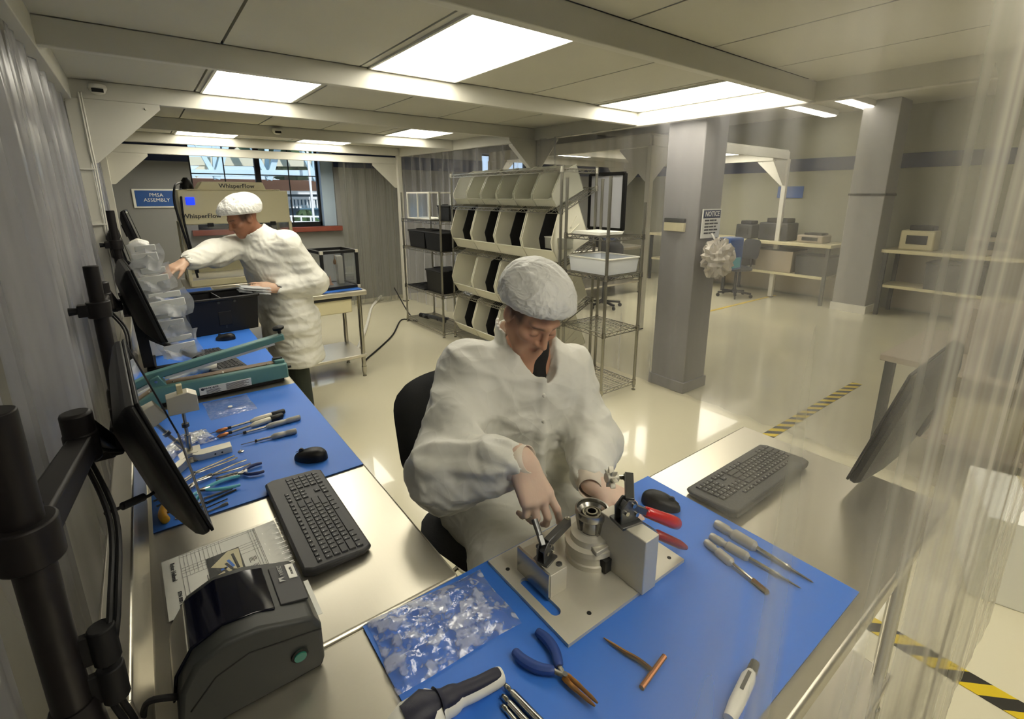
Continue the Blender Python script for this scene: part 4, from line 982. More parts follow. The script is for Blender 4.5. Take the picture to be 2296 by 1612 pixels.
rack('low wire shelf with black totes at the far end', 2.8, 3.22, 5.16, 6.2, 1.75, [1.42, 1.06, .53, .07])

def hopper_bin(label, x, y, z, wd, dp, hh, tilt, mt, grp, insert=True, nm='hopper_bin', ribs=False):
    """open-fronted stacking bin; front faces -x, tilted so the back is higher"""
    e = thing(nm, label, 'storage bin', (x, y, z), 0, grp); e.rotation_euler = (0, -tilt, 0)
    hy = wd/2; t = .006
    prof = [(0,0), (dp,0), (dp,hh), (dp*.42,hh), (.0,hh*.52), (-.015,hh*.3)]
    fr = lambda y0: frame((0,y0,0), (1,0,0), (0,0,1))
    m = MB()
    for s in (-1, 1): m.prism(prof, -t/2, t/2, fr(s*(hy-t)))
    m.box(0, -hy, 0, dp, hy, t).box(dp-t, -hy, 0, dp, hy, hh)
    m.add([(0,-hy,0),(0,hy,0),(-.015,hy,hh*.3),(-.015,-hy,hh*.3),(t,-hy,0),(t,hy,0),(t-.015,hy,hh*.3),(t-.015,-hy,hh*.3)], [(0,1,2,3),(7,6,5,4),(3,2,6,7),(0,4,5,1)])
    m.build('shell', mt, e, .0015, seg=1)
    r = MB()
    for s in (-1, 1):
        P = [(x_, s*(hy-t), z_) for x_, z_ in prof]
        for i in (2, 3, 4): r.bar(P[i], P[i+1 if i < 5 else 0], .014, .014)
    r.bar((-.015, -hy, hh*.3), (-.015, hy, hh*.3), .012, .012)
    r.build('rim', mt, e, .002, seg=1)
    if ribs:
        g = MB()
        for k in range(3): g.bar((dp*.2+k*dp*.2, -hy-.003, hh*(.3+.12*k)), (dp*.85, -hy-.003, hh*(.3+.2*k)), .008, .012)
        g.build('side_rib', mt, e, .002, seg=1)
    if insert:
        MB().prism([(.012,.008), (dp*.75,.008), (dp*.75,hh*.97), (dp*.44,hh*.97), (.02,hh*.55), (.0,hh*.3)], -.003, .003, fr(-hy*.12)).build('divider', X['blackm'], e)
    return e
TL = .44
rowspec = [(1.10, 4, .40, 'upper row'), (.565, 4, .40, 'middle row'), (.06, 4, .40, 'lowest row')]
ordn = ['farthest', 'second from the far end', 'third from the far end', 'nearest']
for z, n, hh, rn in rowspec:
    wd = (RY1-RY0-.1)/n
    for i in range(n):
        y = RY1-.05-wd*(i+.5)
        zz = z+.012 if z > .1 else z+.03
        hopper_bin('cream open-front bin on the tall rack, %s, %s' % (rn, ordn[i]), RX0+.035, y, zz+.022, wd-.012, .43, hh, TL if z > .1 else TL, X['binw'], 'cream bins on the tall rack', insert=not (rn == 'middle row' and i == 0), ribs=(i == n-1))
n = 6; wd = (RY1-RY0-.16)/n
for i in range(n):
    hopper_bin('clear plastic bin on the top shelf of the tall rack, %s' % ['farthest', 'second from far', 'third from far', 'third from near', 'second from near', 'nearest'][i], RX0+.03, RY1-.08-wd*(i+.5), 1.628, wd-.012, .36, .24, TL, X['binclear'], 'clear bins on the tall rack', insert=False, nm='clear_bin')
flatbag('parts_bag', 'crumpled clear bag inside the cream bin without a divider', RX0+.1, RY1-.05-.225, .2, .2, 0, .565+.06, .03, seed=9).rotation_euler[1] = -TL

def lidded_tote(label, x, y, z, wx, wy, h, lid=True, rz=0.):
    e = thing('lidded_tote', label, 'tote', (x, y, z), rz, 'black totes on the low shelf')
    shell(MB(), -wx/2, -wy/2, wx/2, wy/2, 0, h, .005, 1.08).build('body', X['black'], e, .005)
    MB().box(-wx*.57, -wy*.57, h, wx*.57, wy*.57, h+.02).build('lid', X['blackm'], e, .005)
    for s in (-1, 1): MB().box(-wx*.2, s*wy*.5, h+.02, wx*.2, s*wy*.57, h+.03).build('latch', X['blackm'], e, .003)
    return e
lidded_tote('black lidded tote on the middle deck of the low shelf, farther one', 3.0, 5.86, 1.066, .33, .42, .2)
lidded_tote('black lidded tote on the middle deck of the low shelf, nearer one', 3.0, 5.4, 1.066, .33, .40, .2)
lidded_tote('black lidded tote alone on the lower deck of the low shelf', 3.0, 5.42, .536, .33, .38, .26)
lidded_tote('small black lidded box behind the farthest clear bins', 3.05, 5.34, 1.426, .2, .26, .16)
e = thing('tote_lid', 'loose black tote lid on the lower deck of the low shelf', 'lid', (2.98, 5.85, .536)); MB().box(-.2, -.24, 0, .2, .24, .018).build('panel', X['blackm'], e, .004); m = MB()
for k in range(5): m.box(-.17, -.2+k*.09, .018, .17, -.19+k*.09, .026)
m.build('ribs', X['black'], e)
e = thing('display_case', 'white framed clear case on top of the low wire shelf', 'case', (3.0, 5.83, 1.426)); m = MB()
for y_ in (-.32, 0, .3):
    for x_ in (-.15, .15): m.bar((x_, y_, 0), (x_, y_, .34), .018)
for x_ in (-.15, .15):
    for z_ in (.01, .33): m.bar((x_, -.32, z_), (x_, .3, z_), .018)
for y_ in (-.32, .3):
    for z_ in (.01, .33): m.bar((-.15, y_, z_), (.15, y_, z_), .018)
m.build('frame', X['white'], e, .002); MB().box(-.15, -.32, .0, .15, .3, .006).build('base', X['paper'], e)
MB().box(-.152, -.31, .02, -.148, .29, .32).build('panel', X['acrylic'], e)
e = thing('caulking_gun', 'dark hand tool with grey tube on the lowest deck of the low shelf', 'hand tool', (3.0, 5.7, .1))
MB().tube(spl([(-.05, .3, 0), (0, .1, .01), (.03, -.15, 0)]), .028, 10).build('body', X['dkmetal'], e); MB().cyl((-.02, .2, .0), (-.06, .38, 0), .035, .03, 12).build('nozzle', X['blackm'], e); MB().bar((.0, .0, 0), (.1, -.12, .02), .05, .03).build('handle', X['grey'], e, .006)
# on the near rack
e = thing('storage_tub', 'white translucent tub on the near wire rack deck', 'tub', (3.16, 2.9, 1.086)); shell(MB(), -.19, -.21, .19, .21, 0, .13, .005, 1.06).build('body', M('tub_white', 'd9dde2', .4), e, .004)
m = MB(); a, b_ = .19*1.06, .21*1.06
for p_, q_ in (((-a,-b_),(a,-b_)), ((a,-b_),(a,b_)), ((a,b_),(-a,b_)), ((-a,b_),(-a,-b_))): m.bar((*p_, .13), (*q_, .13), .018, .012)
m.build('rim', X['white'], e, .003)
e = thing('clear_box', 'small clear box beside the white tub on the near wire rack', 'box', (3.05, 3.36, 1.25)); shell(MB(), -.08, -.1, .08, .1, 0, .1, .004, 1.05).build('body', X['binclear'], e); MB().box(-.09, -.11, .1, .09, .11, .108).build('lid', X['white'], e)
e = thing('folder_stack', 'thin stack of white folders on the upper deck of the near wire rack', 'folders', (3.12, 2.95, 1.406)); 
for k in range(4): MB().box(-.15+.008*k, -.16, .006*k, .14+.006*k, .15, .006*k+.005).build('folder', X['paper'], e, .001)
e = thing('whiteboard', 'white board with black frame standing behind the tall rack', 'board', (3.5, 3.3, 1.42)); MB().box(-.006, -.3, 0, .006, .12, .5).build('panel', M('board_white', 'c9cbd3', .4), e)
m = MB(); m.bar((0, -.3, 0), (0, -.3, .5), .03).bar((0, .12, 0), (0, .12, .5), .03).bar((0, -.3, .0), (0, .12, .0), .03).bar((0, -.3, .5), (0, .12, .5), .03); m.build('frame', X['blackm'], e)

# ------------------------------------------------------------------ fixture on the near mat
e = thing('clamping_fixture', 'silver clamping fixture on a square plate with two toggle clamps', 'fixture', (.735, .685, MZ))
FX = e; FZ = .012
hx, hy = .19, .14
def plate():
    # square plate with a rounded slot cut through it
    bm = bmesh.new(); o = [(-hx,-hy),(hx,-hy),(hx,hy),(-hx,hy)]
    sl = []; cx0, cy0, cy1, r = -.158, -.065, .035, .012
    for k in range(9): t = PI+PI*k/8; sl.append((cx0+r*math.cos(t), cy0+r*math.sin(t)))
    for k in range(9): t = PI*k/8; sl.append((cx0+r*math.cos(t), cy1+r*math.sin(t)))
    ov = [bm.verts.new((*p_, 0)) for p_ in o]; sv = [bm.verts.new((*p_, 0)) for p_ in sl]
    es = [bm.edges.new((l[i], l[(i+1) % len(l)])) for l in (ov, sv) for i in range(len(l))]
    bmesh.ops.triangle_fill(bm, use_beauty=True, edges=es)
    fs = list(bm.faces); r_ = bmesh.ops.extrude_face_region(bm, geom=fs)
    for v in [g for g in r_['geom'] if isinstance(g, bmesh.types.BMVert)]: v.co.z += FZ-.004
    me = bpy.data.meshes.new('base_plate'); bm.to_mesh(me); bm.free(); me.materials.append(X['alu']); fix(me, 30)
    o_ = bpy.data.objects.new('base_plate', me); COL.objects.link(o_); o_.parent = FX; return o_
pl = plate(); PZ = FZ-.004
for x_, y_ in ((-.168, .09), (-.105, -.112), (.165, -.115), (.16, .12)): MB().cyl((x_, y_, PZ-.001), (x_, y_, PZ+.0006), .005, .005, 14).build('bolt_hole', X['dark'], pl)
# turned body in the middle
C = (.02, .008, PZ)
MB().lathe([(.06, 0), (.06, .012), (.056, .014), (.054, .035), (.062, .037), (.062, .05), (.05, .054), (.048, .068), (.034, .07), (.03, .072)], C, 40).build('turned_housing', X['alu'], e, smooth=25)
MB().lathe([(.026, .07), (.024, .074), (.024, .1), (.038, .112), (.04, .118), (.04, .13), (.036, .131), (.034, .122), (.026, .112)], C, 36).build('cup', X['metal'], e, smooth=25)
MB().lathe([(.027, .112), (.022, .112), (.022, .12), (.019, .12), (.018, .114), (.014, .114), (.014, .122), (.010, .122), (.0095, .112), (0, .112)], C, 30).build('bearing', X['chrome'], e, smooth=25)
for t in (0.4, 2.5, 4.6):
    c, s_ = math.cos(t), math.sin(t); MB().bar((C[0]+c*.024, C[1]+s_*.024, PZ+.072), (C[0]+c*.031, C[1]+s_*.031, PZ+.11), .012, .01).build('cup_rib', X['metal'], e)
MB().box(.0, -.06, PZ+.002, .05, -.04, PZ+.034).build('dark_notch', X['dark'], e)
MB().prism([(-.03,-.012),(.03,-.012),(.024,.012),(-.024,.012)], 0, .012, Matrix.Translation((C[0]-.01, C[1]-.045, PZ+.05))).prism([(-.012,-.01),(.012,-.01),(.012,.01),(-.012,.01)], 0, .01, Matrix.Translation((C[0]+.033, C[1]-.035, PZ+.05))).build('stop_block', X['alu'], e, .002)
# right riser block
MB().prism([(.02,-.15), (.065,-.15), (.065,-.018), (.02,-.018)], 0, .135, Matrix.Translation((.0, .0, PZ))).build('riser_block', X['alu'], e, .002)
# left small block and toggle clamp
MB().box(-.145, -.035, PZ, -.098, .068, PZ+.058).build('small_block', X['alu'], e, .001)
MB().box(-.152, -.035, PZ, -.146, .075, PZ+.064).build('side_guard', X['metal'], e, .001)
for y_ in (-.02, .05): MB().lathe([(.007, .058), (.007, .061), (.004, .0615), (.003, .059)], (-.108, y_, PZ), 14).build('cap_screw', X['dkmetal'], e)
def clamp(parent, o, ax, lever, armend, gripm, arm_knob=None, name='toggle_clamp', sz=1., link=None):
    """toggle clamp: base flange, side plates, arm, lever with optional grip"""
    m = frame(o, ax, (0,0,1)); P_ = lambda x, y, z: m @ Vector((x*sz, y*sz, z*sz))
    k = MB(); k.xf(m); k.box(-.022*sz, -.004*sz, -.02*sz, .022*sz, .002*sz, .02*sz)
    for z_ in (-.009, .009):
        k.prism([(p_[0]*sz, p_[1]*sz) for p_ in ((-.018,0), (.018,0), (.022,.018), (.012,.04), (-.004,.046), (-.02,.03))], (z_-.0015)*sz, (z_+.0015)*sz)
    k.xf(); c = k.build(name, X['dkmetal'], parent, .001)
    pv = P_(.006, .034, 0); pv2 = P_(-.008, .036, 0)
    for q_ in ((.006,.034), (-.008,.022), (.014,.014)): MB().cyl(P_(q_[0], q_[1], -.014), P_(q_[0], q_[1], .014), .0042*sz, .0042*sz, 12).build('pivot_pin', X['chrome'], c)
    lv = Vector(lever); ae = Vector(armend)
    MB().bar(pv, ae, .016*sz, .02*sz).bar(P_(-.01,.02,0), pv, .014*sz, .014*sz).build('arm', X['dkmetal'], c, .0015)
    MB().bar(pv2, pv2+(lv-pv2)*.4, .012*sz, .012*sz).build('lever', X['dkmetal'], c, .0015)
    if gripm is not None:
        a = pv2+(lv-pv2)*.36; d_ = lv-a
        MB().tube([a, a+d_*.04, a+d_*.8, a+d_*.95, lv], [.008, .0125, .016, .0145, .007], 14).build('grip', gripm, c, smooth=60)
    else: MB().tube([pv2+(lv-pv2)*.3, lv], [.007, .008], 10, flat=.6).build('grip', X['dkmetal'], c, smooth=60)
    return c
cl = clamp(e, (-.122, .012, PZ+.06), (1, .3, 0), (-.118, .055, PZ+.132), (-.035, .03, PZ+.105), None)
MB().lathe([(.005, -.012), (.005, .0), (.0075, .001), (.0075, .007), (.004, .009)], (-.038, .03, PZ+.108), 6).build('spindle', X['chrome'], cl)
# right toggle clamp with upright arm, star knob and two red grips
cr = clamp(e, (.043, -.075, PZ+.137), (1, -.2, 0), (.215, -.1, PZ+.062), (.1, -.03, PZ+.205), X['red'], sz=1.25)
d0 = Vector((.08, -.09, PZ+.11)); d1 = Vector((.215, -.125, PZ+.012))
MB().bar(Vector((.055, -.08, PZ+.14)), d0+(d1-d0)*.35, .01, .012).build('lower_lever', X['chrome'], cr, .001)
MB().tube([d0+(d1-d0)*.3, d0+(d1-d0)*.36, d0+(d1-d0)*.85, d1], [.008, .0135, .0135, .008], 12, flat=.8).build('lower_grip', X['dkred'], cr, smooth=60)
kp = Vector((.1, -.03, PZ+.2)); kd = Vector((-.92, .36, .15)).normalized()
MB().cyl(kp, kp+kd*.05, .0055, .0055, 10).lathe([(.009,0), (.009,.012), (.006,.014)], tuple(kp), 6, kd).build('spindle', X['chrome'], cr)
st = []
for k in range(28):
    t = 2*PI*k/28; st.append(((.017+.0095*math.cos(7*t/1.0 if False else 7*t))*math.cos(t), (.017+.0095*math.cos(7*t))*math.sin(t)))
MB().prism(st, 0, .014, Matrix.Translation(kp+kd*.04) @ Vector((0,0,1)).rotation_difference(kd).to_matrix().to_4x4()).cyl(kp+kd*.03, kp+kd*.06, .011, .012, 14).build('star_knob', X['alu'], cr, .0015)

# ------------------------------------------------------------------ near mat tools
g_ = 'pencil drivers on the foreground mat'
def pen(label, p, q, tipm, r=.0095):
    r *= 1.25
    p, q = Vector(p), Vector(q); d_ = (q-p).normalized(); L_ = (q-p).length; e = thing('pencil_driver', label, 'screwdriver', p, 0, g_)
    hl = .46*L_
    MB().lathe([(0,0), (r*.7,0), (r*.85,.004), (r*.85,hl*.3), (r*.65,hl*.34), (r*.65,hl*.42), (r,hl*.46), (r,hl*.93), (r*.5,hl)], (0,0,0), 16, d_).build('barrel', M('satin_grey', 'b4b2ab', .4, .5), e)
    MB().lathe([(r*.42,hl), (r*.42,hl+L_*.28), (r*.55,hl+L_*.3)], (0,0,0), 12, d_).build('shank', X['chrome'], e)
    MB().lathe([(r*.55,hl+L_*.3), (r*(.55 if tipm is X['brass'] else .25),hl+L_*.34), (r*(.5 if tipm is X['brass'] else .15),L_*.97), (0,L_)], (0,0,0), 10, d_).build('tip', tipm, e)
pen('grey pencil driver with dark bit, farthest of the three right of the fixture', (1.105, .572, MZ+.01), (1.1, .325, MZ+.004), X['dkmetal'], .0115)
pen('grey pencil driver with dark bit, middle of the three right of the fixture', (1.05, .553, MZ+.009), (1.06, .335, MZ+.004), X['dkmetal'])
pen('grey pencil driver with gold tip, nearest of the three right of the fixture', (1.02, .548, MZ+.009), (.985, .37, MZ+.006), X['brass'], .009)
e = thing('tee_wrench', 'small brass T-shaped wrench on the foreground mat', 'wrench', (.633, .412, MZ+.006))
MB().tube([(.042, .006, 0), (-.042, -.007, 0)], .0052, 10).build('crossbar', X['copper'], e); MB().tube(spl([(0,0,0), (-.004,.03,.001), (-.012,.06,0), (-.02,.104,-.001)], 4), [.0045]*8+[.004, .0036, .003, .002, .001], 10).build('shaft', X['brass'], e)
for k, (a, b_, lab) in enumerate((((.4, .553, MZ+.007), (.415, .43, MZ+.007), 'long bright steel pin punch, rightmost of the bottom edge row'), ((.386, .54, MZ+.006), (.398, .43, MZ+.006), 'long bright steel pin punch, middle of the bottom edge row'), ((.376, .527, MZ+.005), (.384, .43, MZ+.005), 'long bright steel pin punch, leftmost of the bottom edge row'))):
    p, q = Vector(a), Vector(b_); e = thing('pin_punch', lab, 'punch', p, 0, 'steel punches at the bottom edge'); d_ = (q-p)
    MB().tube([(0,0,0), d_*.06, d_*.1, d_*.14, d_], [.0045, .005, .0035, .0065-.001*k, .0065-.001*k], 12).build('shaft', X['chrome'], e); MB().cyl((0,0,0), -d_.normalized()*.004, .0046, .003, 10).build('tip', X['dkmetal'], e)
e = thing('glue_pen', 'white tool with a dark cap at the near right edge of the blue mat', 'tool', (.77, .3, MZ+.012))
d_ = Vector((-.11, -.02, 0)); MB().tube([(0,0,0), d_*.15, d_*.7, d_], [.008, .0125, .0125, .01], 14).build('body', X['white'], e); MB().tube([Vector((.024,.005,.0)), (.002,0,0)], [.008, .009], 12).build('cap', X['blackm'], e); MB().bar(d_*.1+Vector((0,0,.012)), d_*.5+Vector((0,0,.013)), .006, .002).build('clip', X['dkmetal'], e)

# ------------------------------------------------------------------ beyond the right curtain
def counter(label, x0, y0, x1, y1, z=.98):
    e = thing('side_counter', label, 'counter', ((x0+x1)/2, (y0+y1)/2, 0)); hx, hy = (x1-x0)/2, (y1-y0)/2
    MB().box(-hx, -hy, z-.05, hx, hy, z).build('worktop', X['cream'], e, .005); MB().box(-hx+.05, -hy+.05, .42, hx, hy-.05, .46).build('shelf', X['cream'], e)
    n = max(2, int(hy*2/1.2)+1)
    for k in range(n):
        y_ = -hy+.05+(2*hy-.1)*k/(n-1)
        for x_ in (-hx+.05, hx-.05): MB().box(x_-.025, y_-.025, 0, x_+.025, y_+.025, z-.05).build('leg', X['pgrey'], e)
    MB().box(hx-.06, -hy+.08, .05, hx-.04, hy-.08, z-.06).build('back_panel', X['taupe'], e)
    return e
counter('long pale counter along the right wall, farther half', 8.55, 3.1, 9.25, 6.6); counter('long pale counter along the right wall, nearer half', 8.6, .4, 9.25, 2.45)
kinds = [(8.85, 4.62, .3, .3, .32, 'pgrey', 'dark instrument at the far end of the right wall counter'), (8.9, 4.1, .4, .5, .38, 'grey', 'grey boxy machine on the right wall counter under the blue sign'),
         (8.9, 3.5, .35, .4, .16, 'taupe', 'low tray of papers on the right wall counter'), (8.9, 2.1, .3, .4, .35, 'cream', 'cream box on the nearer right wall counter'), (8.9, 1.3, .3, .5, .3, 'taupe', 'taupe box on the nearer right wall counter')]
for x_, y_, a, b_, h_, mt, lab in kinds:
    e = thing('bench_instrument', lab, 'equipment', (x_, y_, .98), 0, 'equipment on the right wall counter'); MB().box(-a/2, -b_/2, 0, a/2, b_/2, h_*.8).build('case', X[mt], e, .02); MB().box(-a*.35, -b_*.4, h_*.8, a*.4, b_*.3, h_).build('top', X['blackm'], e, .015); MB().box(-a/2-.01, -b_*.3, h_*.25, -a/2+.01, b_*.3, h_*.6).build('panel', X['dark'], e)
for i, (x_, y_, a, b_, h_, mt, lab) in enumerate(((8.9, 4.9, .5, .6, .34, 'pgrey', 'dark crate under the right wall counter, farthest'), (8.9, 4.0, .5, .6, .36, 'taupe', 'brownish crate under the right wall counter, second from the far end'), (8.9, 3.4, .5, .45, .3, 'grey', 'dark crate under the right wall counter beside the far pillar'), (8.9, 1.6, .5, .6, .36, 'grey', 'dark crate under the nearer right wall counter'))):
    e = thing('storage_crate', lab, 'crate', (x_, y_, .462), 0, 'crates under the right wall counter'); shell(MB(), -a/2, -b_/2, a/2, b_/2, 0, h_, .01, 1.04).build('body', X[mt], e, .01); MB().box(-a*.53, -b_*.53, h_-.002, a*.53, b_*.53, h_+.02).build('lid', X['blackm'], e)
def stool(label, loc, rz, seat=.6, sm=None, grp='task chairs', tall=True):
    e = thing('task_chair', label, 'chair', (loc[0], loc[1], 0), rz, grp)
    m = MB(); m.grid(lambda u, v: ((u-.5)*.46*(1-.25*(2*v-1)**8), (v-.5)*.44*(1-.25*(2*u-1)**8), seat+.05*(1-(2*u-1)**6)*(1-(2*v-1)**6)), 14, 14)
    m.grid(lambda u, v: ((u-.5)*.46*(1-.25*(2*v-1)**8), (v-.5)*.44*(1-.25*(2*u-1)**8), seat-.04*(1-(2*u-1)**6)*(1-(2*v-1)**6)), 14, 14).build('seat', sm or X['fabric'], e, smooth=60)
    m = MB(); bk = lambda d: (lambda u, v: ((u-.5)*.42*(1-.3*(2*v-1)**6), -.23-.04*(1-(2*u-1)**2)+d*(1-(2*u-1)**6)*(1-(2*v-1)**6)-.05*v, seat+.16+.34*v))
    m.grid(bk(.035), 14, 14).grid(bk(-.025), 14, 14).build('backrest', sm or X['fabric'], e, smooth=60)
    MB().tube(spl([(0, -.1, seat-.04), (0, -.27, seat-.02), (0, -.29, seat+.1), (0, -.28, seat+.25)]), .018, 8, flat=.6).build('back_bracket', X['blackm'], e)
    MB().cyl((0,0,.12), (0,0,seat-.03), .025, .022, 16).build('gas_lift', X['blackm'], e); MB().lathe([(.05,.07), (.05,.12), (.03,.14)], n=16).build('hub', X['blackm'], e)
    for k in range(5):
        t = 2*PI*k/5; l = MB().bar((0,0,.1), (.28*math.cos(t), .28*math.sin(t), .075), .045, .03).build('base_leg', X['blackm'], e, .005)
        MB().cyl((.28*math.cos(t)-.012*math.sin(t), .28*math.sin(t)+.012*math.cos(t), .03), (.28*math.cos(t)+.012*math.sin(t), .28*math.sin(t)-.012*math.cos(t), .03), .03, .03, 14).build('caster', X['blackm'], l)
    if tall:
        rg = MB(); rg.tube([(.2*math.cos(2*PI*k/24), .2*math.sin(2*PI*k/24), .26) for k in range(25)], .009, 8, cap=False)
        for k in range(4): t = PI/2*k; rg.bar((.02*math.cos(t), .02*math.sin(t), .26), (.2*math.cos(t), .2*math.sin(t), .26), .012)
        rg.build('foot_ring', X['chrome'], e)
    return e
stool('black task chair under the seated worker in the white coat', (.86, 1.27), PI+.2, .57)
stool('dark task chair beyond the wire racks in the second cleanroom', (5.7, 5.2), 2.0, .5, tall=False)
stool('dark task chair by the right wall, left of the far pillar', (8.2, 4.4), 1.2, .5, tall=False)
for i, (x0, y0, x1, y1, lab) in enumerate(((5.4, 5.6, 7.2, 6.4, 'bench inside the second cleanroom seen through the wire racks'), (5.0, 6.6, 7.4, 7.3, 'rear bench inside the second cleanroom below the far right window'))):
    b_ = bench('workbench', lab, x0, y0, x1, y1, grp='second cleanroom benches')
for i, (x_, y_, lab) in enumerate(((5.7, 6.0, 'dark machine on the second cleanroom bench, left one'), (6.5, 6.0, 'dark machine on the second cleanroom bench, right one'), (6.0, 7.0, 'dark machine on the rear bench of the second cleanroom'))):
    e = thing('bench_instrument', lab, 'equipment', (x_, y_, BZ+.001), 0, 'machines in the second cleanroom'); MB().box(-.25, -.2, 0, .25, .2, .3).build('case', X['grey'], e, .02); MB().bar((.15, .1, .3), (.15, .1, .55), .04).build('mast', X['blackm'], e); MB().box(-.2, -.21, .1, .1, -.19, .24).build('panel', X['navy'], e)
# cart and cartons at the right edge
e = thing('packing_bench', 'low grey bench at the right edge behind the curtain', 'workbench', (4.12, .5, 0)); 
MB().box(-.45, -.5, .7, .6, .45, .74).build('worktop', X['taupe'], e, .005)
for x_ in (-.4, .55):
    for y_ in (-.45, .4): MB().box(x_-.025, y_-.025, 0, x_+.025, y_+.025, .7).build('leg', X['pgrey'], e)
MB().box(-.4, -.45, .25, .55, .4, .28).build('shelf', X['taupe'], e)
for i, (x_, y_, z_, a, b_, h_, lab) in enumerate(((4.3, .55, .742, .4, .3, .3, 'tall beige carton on the low grey bench at the right edge'), (3.85, .3, .742, .3, .3, .14, 'flat dark carton on the low grey bench at the right edge'), (4.1, .45, .282, .5, .4, .25, 'pale carton under the low grey bench at the right edge'), (3.0, .1, 0.0, .5, .4, .4, 'white carton on the floor at the right edge'))):
    e = thing('carton', lab, 'box', (x_, y_, z_), .1*i, 'cartons at the right edge'); MB().box(-a/2, -b_/2, 0, a/2, b_/2, h_).build('case', X[['taupe', 'grey', 'cream', 'paper'][i]], e, .004); MB().box(-a/2-.001, -.03, h_*.4, a/2+.001, .03, h_+.001).build('tape', X['cream' if i else 'brown'], e)
# ------------------------------------------------------------------ people: smooth bodies from distance fields
A_ = lambda *v: np.array(v, float)
def smin(a, b, k):
    h = np.clip(.5+.5*(b-a)/k, 0, 1); return b*(1-h)+a*h-k*h*(1-h)
def smax(a, b, k): return -smin(-a, -b, k)
def cone(p, a, b, ra, rb):
    a, b = A_(*a), A_(*b); ab = b-a; t = np.clip(((p-a)@ab)/(ab@ab), 0, 1)
    return np.linalg.norm(p-a-t[..., None]*ab, axis=-1)-(ra+(rb-ra)*t)
def ell(p, c, r, R=None):
    q = p-A_(*c)
    if R is not None: q = q@R
    r = A_(*r); k0 = np.linalg.norm(q/r, axis=-1); k1 = np.linalg.norm(q/(r*r), axis=-1)+1e-9
    return k0*(k0-1)/k1
def surf(f, lo, hi, h):
    """naive surface nets"""
    lo = A_(*lo); n = np.ceil((A_(*hi)-lo)/h).astype(int)+1
    g = np.stack(np.meshgrid(*[lo[i]+h*np.arange(n[i]) for i in range(3)], indexing='ij'), -1)
    B = 8; nb = (n+B-1)//B      # sample coarsely first; only blocks near the surface are filled in finely
    cb = np.stack(np.meshgrid(*[lo[i]+h*(np.arange(nb[i])*B+(B-1)/2) for i in range(3)], indexing='ij'), -1)
    dc = f(cb.reshape(-1, 3)).reshape(nb); V = np.repeat(np.repeat(np.repeat(dc, B, 0), B, 1), B, 2)[:n[0], :n[1], :n[2]].copy()
    nr = np.repeat(np.repeat(np.repeat(np.abs(dc) < h*B*.87*1.5+.02, B, 0), B, 1), B, 2)[:n[0], :n[1], :n[2]]
    V[nr] = f(g[nr])
    S = V < 0; c = [(i, j, k) for i in (0, 1) for j in (0, 1) for k in (0, 1)]; m = n-1
    sl = lambda o: tuple(slice(o[i], o[i]+m[i]) for i in range(3))
    cnt = sum(S[sl(o)].astype(int) for o in c); mix = (cnt > 0) & (cnt < 8)
    acc = np.zeros((*m, 3)); w = np.zeros(m)
    for a in c:
        for ax in range(3):
            if a[ax]: continue
            b = list(a); b[ax] = 1; va, vb = V[sl(a)], V[sl(tuple(b))]; cr = (va < 0) != (vb < 0)
            t = np.where(cr, va/np.where(cr, va-vb, 1), 0)
            for d in range(3): acc[..., d] += np.where(cr, a[d]+(t if d == ax else 0), 0)
            w += cr
    idx = -np.ones(m, int); idx[mix] = np.arange(mix.sum())
    ijk = np.argwhere(mix); P = lo+h*(ijk+acc[mix]/w[mix][:, None])
    F = []
    for ax in range(3):
        u, v = (ax+1) % 3, (ax+2) % 3
        lo_s = [slice(0, n[i]) for i in range(3)]; hi_s = list(lo_s); lo_s[ax] = slice(0, n[ax]-1); hi_s[ax] = slice(1, n[ax])
        s0, s1 = S[tuple(lo_s)], S[tuple(hi_s)]; E = np.argwhere(s0 != s1)
        ok = (E[:, u] > 0) & (E[:, v] > 0) & (E[:, u] < m[u]) & (E[:, v] < m[v]); E = E[ok]
        if not len(E): continue
        q = []
        for du, dv in ((-1,-1), (0,-1), (0,0), (-1,0)):
            k = E.copy(); k[:, u] += du; k[:, v] += dv; q.append(idx[k[:, 0], k[:, 1], k[:, 2]])
        q = np.stack(q, 1); fl = s1[tuple(E.T)]; q[fl] = q[fl][:, ::-1]; F.append(q)
    F = np.concatenate(F); F = F[(F >= 0).all(1)]
    return P, F
def sdf_obj(name, f, lo, hi, h, mat, parent, tint=None, soft=1):
    P, F = surf(f, lo, hi, h); me = bpy.data.meshes.new(name)
    me.from_pydata([tuple(p) for p in P], [], [tuple(int(i) for i in q) for q in F]); me.materials.append(mat)
    if tint is not None:
        c = tint(P); at = me.color_attributes.new('tint', 'FLOAT_COLOR', 'POINT')
        at.data.foreach_set('color', np.concatenate([c, np.ones((len(P), 1))], 1).astype(np.float32).ravel())
    me.polygons.foreach_set('use_smooth', [True]*len(me.polygons))
    o = bpy.data.objects.new(name, me); COL.objects.link(o); o.parent = parent
    if soft: md = o.modifiers.new('soft', 'SMOOTH'); md.factor = .5*soft; md.iterations = 1
    return o
def folds(seed, n, s0, s1, warp=.5):
    r = np.random.RandomState(seed); D = r.normal(size=(n, 3)); D /= np.linalg.norm(D, axis=1)[:, None]; K = D*r.uniform(s0, s1, (n, 1)); ph = r.uniform(0, 6.3, n); W = r.normal(size=(n, 3))*s0*.4; am = r.uniform(.75, 1, n)
    def w(p):
        o = 0
        for i in range(n):
            q = p@K[i]+ph[i]+warp*2.2*np.sin(p@W[i]+ph[i]*2)
            t = q/np.pi; o = np.maximum(o, am[i]*np.abs((t-np.floor(t))*2-1))      # triangle waves: flat facets meeting in creases
        return o
    return w

